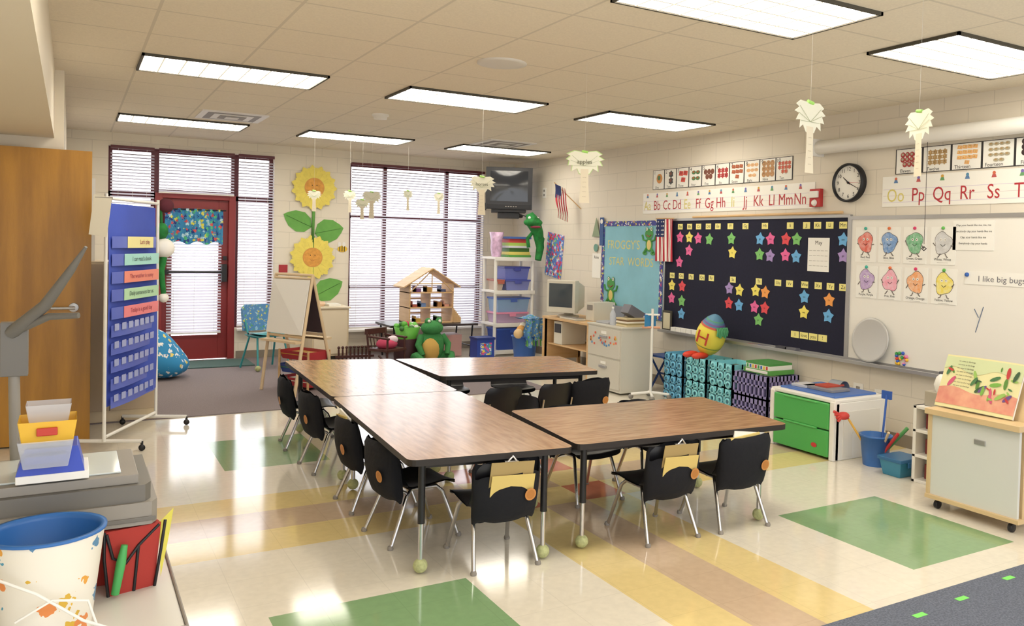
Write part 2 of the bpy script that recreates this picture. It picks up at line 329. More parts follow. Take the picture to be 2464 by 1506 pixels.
# ---------------------------------------------------------------- board wall (right)
NAV=mat('felt_navy','#17182f',.9,var=.1,scale=40); WB=mat('whiteboard','#eeebe3',.2)
w=M('word_wall_board'); w.bx(XR-.02,XR,4.92,7.5,.65,1.84,NAV)
for a in ((4.9,7.5,1.84,1.865),(4.9,7.5,.63,.65),(7.48,7.5,.65,1.84),(4.9,4.925,.65,1.84)): w.bx(XR-.03,XR,*a,ALU)
LB=P('efe58f'); X=XR-.0215
def rcard(m,y,z,w_,h_,mt,d=.0225): m.flat((XR-d,y,z),RU,ZU,[(-w_/2,-h_/2),(w_/2,-h_/2),(w_/2,h_/2),(-w_/2,h_/2)],mt)
r1=[7.23,7.07,6.92,6.76,6.61,6.42,6.20,5.93,5.60,5.40,5.27,5.13,4.98]; r2=[7.35,7.19,7.02,6.84,6.69,6.36,5.99,5.735,5.587,5.40,5.24,5.10,4.96]
for i in range(13):
    for ys_,z,o in ((r1,1.775,0),(r2,1.24,13)):
        rcard(w,ys_[i],z,.085,.06,LB); ch=chr(65+i+o); w.text(ch+ch.lower(),.045,(XR-.023,ys_[i],z),RU,ZU,INK)
SC=dict(p='e8669e',y='f0e06a',g='7cc06a',b='6aaee0',l='a88fc8',r='e04a52',o='f0a050')
stars=[(7.23,1.66,'p'),(7.07,1.66,'y'),(7.07,1.52,'p'),(7.23,1.39,'p'),(6.92,1.65,'p'),(6.74,1.64,'g'),(6.40,1.65,'g'),(6.38,1.51,'y'),(5.99,1.65,'b'),(5.85,1.65,'p'),(5.99,1.5,'g'),(5.85,1.49,'l'),(5.65,1.65,'r'),(5.515,1.65,'g'),(5.65,1.5,'p'),(5.515,1.49,'b'),(4.975,1.65,'b'),(4.97,1.51,'l'),
(7.35,1.13,'y'),(7.17,1.13,'r'),(7.35,.99,'p'),(7.17,.97,'g'),(7.17,.83,'b'),(6.41,1.15,'l'),(6.26,1.14,'y'),(6.41,1.0,'r'),(6.26,.99,'b'),(6.03,1.15,'y'),(5.90,1.14,'o'),(6.04,.99,'p'),(5.90,.99,'r'),(5.98,.87,'g'),(5.40,1.13,'b'),(5.40,.99,'y'),(5.11,1.12,'o'),(5.115,.98,'b')]
for y,z,c in stars:
    a0=pi/2+random.uniform(-.12,.12); p=starp(.066,5,.62,a0)
    w.prism([Vector((XR-.021,y,z))+RU*a+ZU*b2 for a,b2 in p],(-.003,0,0),P(SC[c]))
    w.text(random.choice(['the','go','me','see','can','we','is','to']),.026,(XR-.0248,y,z),RU,ZU,INK)
for y,t in ((5.5,'I'),(5.39,'love'),(5.28,'you'),(5.17,'!')): rcard(w,y,.78,.1,.06,LB); w.text(t,.045,(XR-.023,y,.78),RU,ZU,INK)
rcard(w,5.25,1.515,.25,.30,WP); w.text('May',.05,(XR-.023,5.25,1.62),RU,ZU,INK)
for i in range(5):
    for j in range(4): rcard(w,5.34-.045*i,1.55-.045*j,.035,.003,GRY,.0232)
w.tube([(XR-.035,7.0,1.875),(XR-.035,4.98,1.885)],.012,PINE)
w.done()
w=M('whiteboard'); w.bx(XR-.02,XR,2.2,4.9,.65,1.82,WB)
for a in ((2.2,4.9,1.82,1.85),(2.2,4.9,.63,.65),(4.885,4.9,.65,1.82)): w.bx(XR-.03,XR,*a,ALU)
MK=P('6a7a92'); w.tube([(XR-.0215,3.735,1.15),(XR-.0215,3.70,1.09)],.003,MK,6); w.tube([(XR-.0215,3.665,1.17),(XR-.0215,3.72,.98)],.003,MK,6)
w.done()
w=M('chalk_tray'); w.bx(XR-.09,XR,2.2,7.5,.61,.625,ALU); w.bx(XR-.095,XR-.085,2.2,7.5,.61,.64,ALU)
for y,c in ((5.62,'4a4a52'),(5.5,'6a6a72'),(3.9,'5a5a62')): w.bx(XR-.075,XR-.02,y-.07,y+.07,.625,.66,P(c))
for i in range(6): w.tube([(XR-.07+.01*(i%3),6.2-.13*i,.632),(XR-.07+.01*(i%2),6.12-.13*i,.632)],.006,P(['eeeeee','e05050','5060c0'][i%3]),6)
for i in range(5): w.bx(XR-.08,XR-.02,7.20-.09*i,7.28-.09*i,.625,.68,WP)
w.done(.002)
dr=[('e06a5a','Red, Red'),('6a94cc','Blue, Blue'),('66b07a','Green, Green'),('c9c9c9','White, White'),('b79acb','Purple, Purple'),('f0a0b4','Pink, Pink'),('f0a468','Orange, Orange'),('f0dc60','Yellow, Yellow')]
for k,(c,t) in enumerate(dr):
    m=M('coloring_sheet'); y=[4.735,4.50,4.26,4.01][k%4]-(.02 if k>3 else 0); z=1.61 if k<4 else 1.30; wd=.21 if k<4 else .215; hh=.29 if k<4 else .27
    m.bx(XR-.024,XR-.0205,y-wd/2,y+wd/2,z-hh/2,z+hh/2,WP)
    rr=random.Random(k); n=28; ph=rr.uniform(0,6)
    shp=[(.072*(1+.10*math.sin(3*a+ph)+.05*math.sin(5*a))*math.cos(a),.082*(1+.10*math.sin(3*a+ph)+.05*math.sin(5*a))*math.sin(a)) for a in [2*pi*i/n for i in range(n)]]
    lc=tuple(c[i:i+2] for i in (0,2,4)); lt=''.join('%02x'%int(int(q,16)*.55+255*.42) for q in lc)
    m.flat((XR-.025,y,z+.02),RU,ZU,[(p[0]*1.05,p[1]*1.05) for p in shp],P('6b625e')); m.flat((XR-.0256,y,z+.02),RU,ZU,shp,mat('crayon_'+c,'#'+c,.8,hex2='#'+lt,scale=38))
    for s in (-1,1):
        m.flat((XR-.027,y+s*.018,z+.045),RU,ZU,circ(.011,12),WP); m.flat((XR-.0275,y+s*.018,z+.045),RU,ZU,circ(.004,8),INK)
        m.tube([(XR-.026,y+s*.02,z-.06),(XR-.026,y+s*(.03+.01*rr.random()),z-.085),(XR-.026,y+s*.045,z-.087)],.0035,P('6b625e'),6); m.tube([(XR-.026,y+s*.066,z+.0),(XR-.026,y+s*.085,z+rr.uniform(-.03,.05))],.0035,P('6b625e'),6)
    m.tube([(XR-.027,y+.02,z+.01),(XR-.027,y,z-.005),(XR-.027,y-.02,z+.01)],.0018,INK,6)
    m.text(t,.026,(XR-.0255,y,z-.105),RU,ZU,INK); m.text('~~~~~~~~',.02,(XR-.0255,y,z-.128),RU,ZU,GRY)
    m.sph((XR-.03,y,z+hh/2-.01),.013,P(['3fae9a','e0703a','d83a6a','60b050'][k%4])); m.done()
m=M('rhyme_chart'); m.bx(XR-.024,XR-.0205,3.60,3.93,1.58,1.80,WP)
for i,t in enumerate(['Clap your hands like me, me, me','Everybody clap your hands like me','Clap your hands like me','Everybody clap your hands']): m.text(t,.021,(XR-.025,3.765,1.765-.045*i),RU,ZU,INK)
m.done()
m=M('sentence_strip'); m.bx(XR-.024,XR-.0205,3.1,3.82,1.33,1.425,WP); m.text('I like big bugs',.06,(XR-.025,3.535,1.372),RU,ZU,P('6a6a70'),sx=1.1); m.sph((XR-.03,3.80,1.40),.016,P('2f5fb0')); m.done()
m=M('round_magnet_board'); R=Matrix.Rotation(-pi/2+.12,3,'Y')
m.lathe([(.0001,-.006),(.165,-.006),(.18,-.008),(.185,0),(.18,.008),(.165,.004),(.0001,.004)],(XR-.06,4.63,.825),mat('brushed_metal','#c4c3c0',.4,.3),36,R=R,cap=False); m.done()
m=M('magnetic_beads')
for i in range(16): m.sph((XR-.03,4.34+random.uniform(-.05,.05),.68+random.uniform(-.03,.08)),.014,P(random.choice(['e04a3a','f0c030','40a050','3a60c0','e080b0'])),10)
m.done()
def cards(name,y0,y1,z0,z1,nums,words,cols):
    m=M(name); n=len(nums); wd=(y0-y1)/n; m.bx(XR-.004,XR,y1,y0,z0,z1,P('2c2a2c'))
    for i in range(n):
        y=y0-wd*(i+.5); h=z1-z0; zc=(z0+z1)/2; rcard(m,y,zc,wd*.93,h*.95,WP,.0045)
        num=nums[i]; m.text(words[i],.038,(XR-.0055,y+wd*.12,z0+.022),RU,ZU,INK)
        if num<11: m.text(str(num),.055,(XR-.0055,y+wd*.33,z1-.032),RU,ZU,INK)
        g={1:1,2:1,3:2,4:2}.get(num,3 if num<10 else 4); s={1:.055,2:.042,3:.04,4:.036}.get(num,.029 if num<10 else .022)
        for k in range(num):
            row=k//g; cnt=min(g,num-row*g); rows=math.ceil(num/g)
            cy=(k%g-(cnt-1)/2)*s*1.9+s*.3; cz=((rows-1)/2-row)*s*1.75
            sh=[circ(s,12),starp(s*1.1,6,.7),[(-s,-s*.5),(s*.8,-s*.7),(s,.5*s),(-s*.7,.7*s)],circ(s,8,0,1,.6)][i%4]
            c0=cols[(i)%len(cols)]; m.flat((XR-.0052-.0002*k,y-cy,zc+.012+cz),RU,ZU,sh,P(c0)); m.flat((XR-.0053-.0002*k,y-cy+s*.15,zc+.012+cz+s*.15),RU,ZU,[(a*.5,b2*.5) for a,b2 in sh],P(cols[(i+3)%len(cols)]) if num<4 or i%3==0 else mat('card_hi_'+c0,'#'+c0,.5,var=.5,scale=70))
    m.done()
wc=['d08a3a','3a3a3a','d04a3a','4a7a4a','7a4a3a','b03a3a','a85a34','e0b080','b88a5a','c06a4a']
cards('number_card_strip',7.78,5.61,2.20,2.42,list(range(1,11)),['One','Two','Three','Four','Five','Six','Seven','Eight','Nine','Ten'],wc)
cards('number_card_strip',4.48,3.23,2.18,2.38,[11,12,13,14,15],['Eleven','Twelve','Thirteen','Fourteen','Fifteen'],['a83a3a','b09060','e8b070','b0a890','3a2a2a'])
def alpha(y0,y1,z0,z1,start,n,pitch,yfirst):
    m=M('alphabet_strip'); m.bx(XR-.004,XR,y1,y0,z0,z1,mat('strip_paper','#f3f1ea',.4)); 
    for z,c in ((z0+.035,'c9b8d8'),(z0+.088,'d8c8c8'),(z0+.14,'c9b8d8')): rcard(m,(y0+y1)/2,z,y0-y1-.02,.0025,P(c),.0045)
    for i in range(n):
        ch=chr(start+i); y=yfirst-pitch*i; vow=ch in 'AEIOU'
        m.text(ch+ch.lower(),.15,(XR-.0055,y,z0+.085),RU,ZU,P('ddd07a') if vow else P('b5303a'),sx=.82)
        m.flat((XR-.0055,y,z1-.022),RU,ZU,circ(.013,10),P(['d06a4a','7a6ab0','d0a040','5a90b0'][i%4])); m.flat((XR-.0056,y,z1-.045),RU,ZU,[(-.02,-.01),(.02,-.01),(.012,.014),(-.012,.014)],P(['5a80b0','c05a5a','6aa06a'][i%3]))
    m.done()
alpha(7.96,5.33,1.93,2.165,65,14,.182,7.87); alpha(4.6,2.9,1.92,2.165,79,8,.21,4.47)
m=M('wall_clock'); c=Vector((XR,4.93,2.135)); R=Matrix.Rotation(-pi/2,3,'Y')
m.lathe([(.165,0),(.165,.05),(.158,.058),(.146,.056),(.146,.03),(.0001,.03)],c,BLK,48,R=R,cap=False); m.lathe([(.0001,.031),(.146,.031)],c,WP,48,R=R,cap=False)
for i in range(1,13):
    a=pi/2-2*pi*i/12; m.text(str(i),.044,c+Vector((-.0325,0,0))+RU*.115*math.cos(a)+ZU*.115*math.sin(a),RU,ZU,INK)
def hand(ang,l,wd,mt,d):
    a=pi/2-ang; u=RU*math.cos(a)+ZU*math.sin(a); n=RU*-math.sin(a)+ZU*math.cos(a); o=c+Vector((-d,0,0)); m.add([o-u*.02-n*wd,o+u*l-n*wd*.5,o+u*l+n*wd*.5,o-u*.02+n*wd],[(0,1,2,3)],mt)
hand(2*pi*10.33/12,.075,.006,INK,.034); hand(2*pi*19.5/60,.11,.004,INK,.035); hand(2*pi*15.4/60,.11,.0015,P('c03030'),.036); m.lathe([(.0001,.04),(.01,.04),(.01,.03)],c,INK,12,R=R,cap=False); m.done()
m=M('fire_alarm'); rd=P('b83232'); m.bx(XR-.04,XR,5.235,5.36,1.94,2.10,rd); m.bx(XR-.06,XR-.04,5.25,5.345,2.02,2.08,WHT); m.lathe([(.03,0),(.02,.02),(.0001,.02)],(XR-.04,5.3,1.975),WHT,16,R=R); m.done(.004)
m=M('projection_screen'); m.lathe([(.055,0),(.06,.01),(.06,2.9),(.055,2.91)],(XR-.07,2.35,2.455),WHT,20,R=Matrix.Rotation(-pi/2,3,'X')); m.bx(XR-.14,XR,5.24,5.28,2.38,2.53,WHT)
m.tube([(XR-.1,4.12,2.4),(XR-.1,4.12,1.62)],.002,INK,5); m.tube([(XR-.1,4.12,1.60),(XR-.1,4.10,1.585),(XR-.1,4.12,1.57),(XR-.1,4.14,1.585),(XR-.1,4.12,1.60)],.004,INK,6); m.done()
BL=mat('bulletin_blue','#8cc4d6',.8,var=.05,scale=4); bord=spotmat('bulletin_border','#4a4f9a',['#e8d34a','#e05a7a','#5ac08a','#f0f0f0'],30,.4)
FG=mat('frog_green','#4e9a4e',.7); YL=P('dcd68a')
m=M('bulletin_board'); m.bx(XR-.015,XR,7.53,8.80,.72,1.85,BL)
for a in ((7.53,8.80,1.79,1.85),(7.53,8.80,.72,.78),(7.53,7.59,.78,1.79),(8.74,8.80,.78,1.79)): m.bx(XR-.02,XR-.015,*a,bord)
m.text("FROGGY'S",.15,(XR-.017,8.33,1.56),RU,ZU,YL); m.text('STAR  WORDS',.14,(XR-.017,8.17,1.36),RU,ZU,YL)
def frogflat(y,z,s):
    def e(dy,dz,rx,rz,mt,d): m.flat((XR-d,y-dy*s,z+dz*s),RU,ZU,circ(s,20,0,rx,rz),mt)
    e(0,-.3,.30,.38,FG,.022); e(0,-.32,.19,.26,P('e8d080'),.023); e(0,.25,.36,.27,FG,.024)
    for q in (-1,1):
        e(q*.2,.5,.12,.13,FG,.0245); e(q*.2,.51,.08,.09,WP,.025); e(q*.2,.51,.035,.04,INK,.0255); e(q*.35,-.75,.2,.1,FG,.0235)
        m.tube([(XR-.023,y-q*.25*s,z-.1*s),(XR-.023,y-q*.5*s,z-.05*s),(XR-.023,y-q*.6*s,z+.2*s)],.05*s,FG,8); m.tube([(XR-.023,y-q*.2*s,z-.5*s),(XR-.023,y-q*.4*s,z-.72*s)],.07*s,FG,8)
    m.tube([(XR-.026,y+.2*s,z+.2*s),(XR-.026,y,z+.1*s),(XR-.026,y-.2*s,z+.2*s)],.02*s,P('b03a4a'),6)
frogflat(7.80,1.64,.22); frogflat(8.57,1.02,.24); m.done()
FRD=P('b83040',.8); FBL=P('2a3566',.8)
m=M('american_flag'); 
def fl(u,v): return (XR-.05-.012*math.sin(u*14+v*2),7.62-.30*u,1.86-.47*v)
for i in range(13): m.grid(lambda u,v,i=i:fl((i+u)/13,v),2,8,FRD if i%2==0 else WP)
m.grid(lambda u,v:tuple(Vector(fl(u*7/13,v*.42))+Vector((-.004,0,0))),10,6,FBL)
for i in range(5):
    for j in range(4): q=fl((.7+i*1.4)/13,.06+.1*j); m.flat((q[0]-.007,q[1],q[2]),RU,ZU,starp(.011),WP)
m.tube([(XR-.03,7.66,1.87),(XR-.06,7.30,1.865)],.006,PINE,8); m.done()
m=M('small_american_flag'); m.tube([(XR,9.35,2.02),(XR-.30,9.55,2.36)],.007,PINE,8)
o=Vector((XR-.29,9.54,2.34)); a=Vector((.02,-.04,-.44)); b2=Vector((.10,-.10,-.06))
for i in range(9): m.grid(lambda u,v,i=i:tuple(o+b2*((i+u)/9)+a*v+Vector((.01*math.sin(9*v),.02*math.sin(6*v+u),0))),2,8,FRD if i%2==0 else WP)
m.grid(lambda u,v:tuple(o+b2*(u*.55)+a*(v*.4)+Vector((-.006+.01*math.sin(3.6*v),-.006+.02*math.sin(2.4*v),0))),4,4,FBL); m.done()
m=M('number_poster'); pm=spotmat('poster_print','#5a80d0',['#e05a9a','#f0e05a','#5ac07a','#e8e8f0','#d04040'],26,.5); m.bx(XR-.006,XR,9.80,10.25,1.10,1.70,pm,Matrix.Rotation(.12,3,'X')); m.done()
m=M('wall_notice'); m.bx(XR-.004,XR,8.84,9.04,1.14,1.45,WP); m.text('Rules',.05,(XR-.005,8.94,1.40),RU,ZU,INK); m.done()
m=M('paper_garland'); m.bx(XR-.03,XR-.02,8.76,8.84,1.55,1.9,P('2a4f8a')); m.flat((XR-.032,8.8,1.85),RU,ZU,circ(.03),WP); m.prism([(XR-.012,8.86,1.66),(XR-.012,9.04,1.66),(XR-.012,8.95,1.90)],(-.004,0,0),P('8a9a7a')); m.flat((XR-.014,8.95,1.52),RU,ZU,circ(.05),P('6a9a8a')); m.done()
def outlet(name,a,z,wall='R'):
    m=M(name)
    if wall=='R': m.bx(XR-.006,XR,a-.05,a+.05,z-.07,z+.07,WHT); [m.bx(XR-.008,XR-.006,a-.02,a+.02,z+d-.015,z+d+.015,GRY) for d in (-.03,.03)]
    else: m.bx(a-.04,a+.04,YB-.006,YB,z-.06,z+.06,GRY)
    m.done(.001)
outlet('wall_outlet',4.78,.37); outlet('wall_outlet',4.56,.35); outlet('wall_outlet',10.35,2.27); outlet('wall_outlet',3.13,.42,'B'); 
m=M('light_switch_sign'); m.bx(2.31,2.42,YB-.006,YB,1.1,1.2,P('b03038')); m.bx(2.33,2.40,YB-.01,YB-.006,.98,1.08,WHT); m.done()
# ---------------------------------------------------------------- sunflowers
PY=mat('petal_yellow','#f0df6e',.8,var=.05,scale=15); PG=mat('leaf_green','#6fae56',.8,var=.06,scale=10); PO=mat('flower_center','#e0a24e',.8,var=.1,scale=30)
m=M('sunflower_decoration')
def sun(x,z,r):
    for ring,(rr,n,yy,a0) in enumerate(((r,15,YB-.006,0),(r*.9,15,YB-.010,pi/15))):
        for k in range(n):
            a=a0+2*pi*k/n; d=(math.cos(a),math.sin(a)); p=(-d[1],d[0]); pts=[]
            for t,wd in ((.4,.09),(.6,.17),(.78,.17),(.9,.1),(1,0),(.9,-.1),(.78,-.17),(.6,-.17),(.4,-.09)): pts.append((d[0]*rr*t+p[0]*wd*rr,d[1]*rr*t+p[1]*wd*rr))
            m.flat((x,yy-.0005*(k%3),z),BU,ZU,pts,PY); 
            m.tube([(x+d[0]*rr*.5,yy-.002,z+d[1]*rr*.5),(x+d[0]*rr*.8,yy-.002,z+d[1]*rr*.8)],.0012,P('d8c058'),4)
    m.flat((x,YB-.013,z),BU,ZU,circ(r*.43,28),P('d89a50')); m.flat((x,YB-.0135,z),BU,ZU,circ(r*.40,28),PO)
    m.tube([(x-.03,YB-.015,z-.03),(x,YB-.015,z-.045),(x+.03,YB-.015,z-.03)],.002,P('b86a40'),6)
    for s in (-1,1): m.flat((x+s*.03,YB-.0145,z+.03),BU,ZU,circ(.007,8),INK)
m.tube([(2.74,YB-.022,2.0),(2.73,YB-.022,1.5),(2.74,YB-.022,1.58),(2.74,YB-.022,1.0),(2.75,YB-.022,.68)],.020,PG,8)
def leaf(x,z,dx,dz,w_):
    d=Vector((dx,0,dz)); n=Vector((-dz,0,dx)).normalized(); pts=[]
    for t,q in ((0,0),(.15,.7),(.4,1),(.7,.8),(.9,.35),(1,0),(.9,-.35),(.7,-.8),(.4,-1),(.15,-.7)): p=Vector((x,YB-.005,z))+d*t+n*q*w_; pts.append(p)
    m.add(pts,[tuple(range(10))],PG); m.tube([(x,YB-.007,z),(x+dx*.9,YB-.007,z+dz*.9)],.004,P('548a40'),5)
leaf(2.72,1.70,-.36,.16,.14); leaf(2.76,1.62,.38,.08,.16); leaf(2.76,.78,.38,.20,.15)
_YB=YB; YB=YB-.03; sun(2.74,2.22,.30); sun(2.73,1.30,.30); YB=_YB; m.done()
m=M('paper_bee'); m.flat((3.13,YB-.006,1.42),BU,ZU,circ(.055,16,0,1.2,.8),P('e8c030')); [m.bx(3.09+.03*i,3.10+.03*i,YB-.009,YB-.0065,1.385,1.455,INK) for i in range(3)]; [m.flat((3.12+s*.03,YB-.008,1.48),BU,ZU,circ(.03,12,0,.7,1.2),WP) for s in (-1,1)]; m.done()
# ---------------------------------------------------------------- TV, shelf, corner
m=M('wall_mounted_television',Matrix.Translation((5.27,10.62,0))@Matrix.Rotation(-.44,4,'Z')); TVB=mat('tv_body','#26262a',.4); SCR=mat('screen_glass','#2b2f36',.08,coat=.5)
m.bx(-.32,.32,-.22,-.1,2.02,2.6,TVB); m.add([(-.28,-.1,2.05),(.28,-.1,2.05),(.28,-.1,2.57),(-.28,-.1,2.57),(-.18,.22,2.15),(.18,.22,2.15),(.18,.22,2.5),(-.18,.22,2.5)],[(0,1,5,4),(1,2,6,5),(2,3,7,6),(3,0,4,7),(4,5,6,7)],TVB)
m.grid(lambda u,v:(-.26+.52*u,-.222-.012*math.sin(pi*u)*math.sin(pi*v),2.13+.42*v),8,8,SCR); m.bx(-.3,.3,-.225,-.22,2.03,2.09,BLK)
for i in range(5): m.bx(-.05+.035*i,-.03+.035*i,-.23,-.225,2.05,2.065,GRY)
m.bx(-.24,.24,-.2,.2,1.98,2.02,BLK); m.bx(-.15,.15,-.17,.15,1.90,1.975,BLK); m.tube([(0,.1,1.95),(.2,.45,1.95)],.03,BLK,8); m.bx(-.33,-.31,-.2,-.12,2.0,2.1,BLK); m.done(.008)
m=M('storage_shelf'); 
for z in (.08,.45,.90,1.36): m.bx(4.93,5.55,10.3,10.72,z-.03,z,WHT); m.bx(4.93,5.55,10.295,10.31,z-.05,z,WHT)
for x in (4.955,5.525):
    for y in (10.33,10.69): m.tube([(x,y,.008),(x,y,1.36)],.022,WHT,12)
m.done(.003)
def bin_(name,x0,x1,y0,y1,z0,z1,bc,lc,alpha=None):
    m=M(name); mt=mat('bin_'+bc,'#'+bc,.35); ml=mat('binlid_'+lc,'#'+lc,.35); t=.02
    m.add([(x0+t,y0+t,z0),(x1-t,y0+t,z0),(x1-t,y1-t,z0),(x0+t,y1-t,z0),(x0,y0,z1-.02),(x1,y0,z1-.02),(x1,y1,z1-.02),(x0,y1,z1-.02)],[(3,2,1,0),(0,1,5,4),(1,2,6,5),(2,3,7,6),(3,0,4,7),(4,5,6,7)],mt)
    m.bx(x0-.01,x1+.01,y0-.01,y1+.01,z1-.025,z1,ml); m.bx((x0+x1)/2-.05,(x0+x1)/2+.05,y0-.018,y0-.008,z1-.06,z1-.02,ml); return m.done(.004)
yb0,yb1=10.34,10.66
bin_('storage_bin',5.0,5.48,yb0,yb1,.081,.38,'2f4fa8','3a5fc0')
bin_('storage_bin',4.99,5.47,yb0,yb1,.451,.60,'b9a0c0','e090b0'); bin_('storage_bin',5.0,5.49,yb0,yb1,.60,.80,'8fb0d8','4a6ac0')
bin_('storage_bin',5.12,5.49,yb0,yb1,.901,1.05,'7f88c8','4a54a8'); bin_('storage_bin',5.1,5.48,yb0,yb1,1.05,1.23,'6c78c8','3f48a0'); bin_('storage_bin',4.99,5.09,yb0,yb1,.901,1.05,'c9b7a8','b06050')
m=M('board_game_stack'); z=1.361
for i,c in enumerate(['5a9a4a','e0d070','4a7a3a','d8d8e0','a8c860','d04a4a','4a6ab0']):
    h=.03+.012*(i%3); q=.01*(i%3); m.bx(5.15+q,5.5-q,10.34+q,10.64,z,z+h,P(c)); z+=h
m.done(.002)
m=M('gift_bag'); m.lathe([(.07,0),(.09,.12),(.085,.22),(.11,.34),(.06,.3)],(5.04,10.5,1.361),mat('purple_cellophane','#c9a9c8',.3,var=.2,scale=20),12,sx=.9); m.done()
# ---------------------------------------------------------------- plush frogs
def frogbody(m,c,s,fg,belly):
    c=Vector(c)
    m.sph(c+Vector((0,0,.23*s)),(.17*s,.15*s,.23*s),fg); m.sph(c+Vector((-.03*s,-.05*s,.2*s)),(.13*s,.12*s,.18*s),belly); m.sph(c+Vector((-.01*s,-.03*s,.47*s)),(.15*s,.13*s,.10*s),fg)
    for q in (-1,1):
        m.sph(c+Vector((q*.075*s,-.05*s,.56*s)),.045*s,fg,14); m.sph(c+Vector((q*.075*s,-.085*s,.565*s)),.022*s,WP,10)
        m.tube([c+Vector((q*.14*s,0,.36*s)),c+Vector((q*.21*s,-.06*s,.25*s)),c+Vector((q*.17*s,-.13*s,.12*s))],[.05*s,.045*s,.035*s],fg)
        m.tube([c+Vector((q*.12*s,0,.08*s)),c+Vector((q*.25*s,-.08*s,.09*s)),c+Vector((q*.2*s,-.22*s,.05*s))],[.08*s,.07*s,.045*s],fg); m.sph(c+Vector((q*.22*s,-.27*s,.04*s)),(.07*s,.09*s,.035*s),fg,12)
m=M('frog_plush'); frogbody(m,(3.93,10.02,.01),.95,mat('plush_green','#3f8a4c',.9,bump=.4,bscale=80,var=.1,scale=14),P('d8b060',.9)); m.done()
m=M('frog_puppet'); PGn=mat('puppet_green','#1f7a36',.8,var=.3,scale=15); o=Vector((5.43,10.1,0))
m.tube([o+Vector((-.10,0,1.96)),o+Vector((-.05,-.02,1.85)),o+Vector((.03,-.02,1.7)),o+Vector((.08,0,1.5)),o+Vector((.04,-.02,1.33))],[.05,.10,.075,.055,.045],PGn); m.sph(o+Vector((-.06,-.04,1.84)),(.14,.08,.06),PGn); m.sph(o+Vector((-.03,-.06,1.78)),(.08,.06,.025),P('8a3048'))
for q in (-1,1): m.sph(o+Vector((-.06+q*.06,-.05,1.90)),.022,WP,12); m.tube([o+Vector((0,0,1.75)),o+Vector((q*.12,0,1.62)),o+Vector((q*.1,0,1.5))],.025,PGn)
m.tube([o+Vector((-.08,0,1.9)),(5.33,10.45,1.97)],.008,BLK,6); m.done()
# ---------------------------------------------------------------- dollhouse table
DT=mat('dark_table','#3a3234',.4)
m=M('folding_table'); m.bx(3.5,4.72,10.35,10.98,.43,.46,DT)
for x in (3.56,4.66):
    for y in (10.4,10.93): m.tube([(x,y,.43),(x+.03*(1 if x<4 else -1),y,.008)],.012,BLK,8)
m.tube([(3.57,10.4,.15),(3.57,10.93,.15)],.008,BLK,6); m.tube([(4.65,10.4,.15),(4.65,10.93,.15)],.008,BLK,6); m.done(.003)
m=M('wooden_dollhouse'); x0,x1,y0,y1=3.80,4.42,10.5,10.9; z0=.461
for z in (z0,.66,.86): m.bx(x0,x1,y0,y1,z,z+.015,PINE)
for x in (x0,x1-.015): m.bx(x,x+.015,y0,y1,z0,.98,PINE)
m.bx(4.1,4.112,y0+.05,y1,z0,.86,PINE)
for z in (.56,.76): m.bx(x0,x1,y1-.01,y1,z,z+.02,PINE)
pk=1.20; xm=(x0+x1)/2
for s in (-1,1):
    xe=xm+s*.40; 
    m.add([(xm,y0-.03,pk),(xe,y0-.03,.95),(xe,y1,.95),(xm,y1,pk),(xm,y0-.03,pk-.018),(xe,y0-.03,.932),(xe,y1,.932),(xm,y1,pk-.018)],[(0,1,2,3),(7,6,5,4),(0,4,5,1),(1,5,6,2),(2,6,7,3),(3,7,4,0)],PINE)
    m.tube([(xm+s*.30,y0,.88),(xm,y0,1.17)],.008,PINE,6)
m.bx(xm-.006,xm+.006,y0,y0+.012,.88,1.18,PINE); m.bx(xm-.3,xm+.3,y0,y0+.012,.98,.995,PINE)
for i,(x,z,c) in enumerate(((3.85,.675,'b05a4a'),(3.97,.675,'6a8ac0'),(4.2,.675,'a87a4a'),(4.3,.675,'d09a8a'),(3.9,.875,'8a5a9a'),(4.05,.875,'c8a060'),(4.25,.875,'5a6a9a'),(3.9,.475,'d0b050'),(4.2,.475,'6a9a6a'))): m.bx(x,x+.08,y0+.06,y0+.18,z,z+.035+.015*(i%3),P(c)); m.bx(x,x+.015,y0+.06,y0+.18,z,z+.08,P(c))
for i in range(6): m.bx(x1+.0+.02*i,x1+.02+.02*i,y0+.02,y0+.12,.461,.66-.025*i,PINE)
m.done(.002)
m=M('toy_basket'); gb=P('6cc04a'); 
m.lathe([(.12,0),(.17,.16),(.16,.16),(.11,.02)],(3.66,10.18,.30),gb,20,sy=.8)
for i in range(22): m.sph((3.66+random.uniform(-.12,.12),10.18+random.uniform(-.1,.1),.44+random.uniform(0,.05)),random.uniform(.03,.05),P(random.choice(['5fae40','e0e0e0','3f7a3a','d04a6a','7ad060'])),10)
m.lathe([(.16,0),(.17,.1),(.16,.3)],(3.66,10.18,.01),P('4a2a30'),16,sy=.8); m.done()
m=M('wooden_rocking_chair'); DW=mat('dark_walnut','#4a2620',.5); T=Matrix.Translation((3.32,9.90,.008)); m.T=T@Matrix.Rotation(.5,4,'Z')
m.bx(-.17,.17,-.15,.17,.2,.23,DW)
for s in (-1,1):
    m.tube([(s*.16,-.26,.06),(s*.16,-.12,.02),(s*.16,.05,.014),(s*.16,.22,.04),(s*.16,.3,.09)],.014,DW); m.tube([(s*.15,-.13,.02),(s*.15,-.13,.36)],.013,DW); m.tube([(s*.15,.15,.03),(s*.16,.20,.44)],.013,DW); m.tube([(s*.155,-.16,.36),(s*.155,.2,.37)],.014,DW)
for i in range(5): m.tube([(-.11+.055*i,.16,.23),(-.11+.055*i,.20,.40)],.007,DW,6)
m.bx(-.18,.18,.19,.215,.39,.46,DW); m.sph((0,.02,.28),(.14,.12,.07),P('c84a6a',.9)); m.sph((.05,-.03,.33),(.07,.06,.05),P('e8d8e0',.9)); m.done(.003)
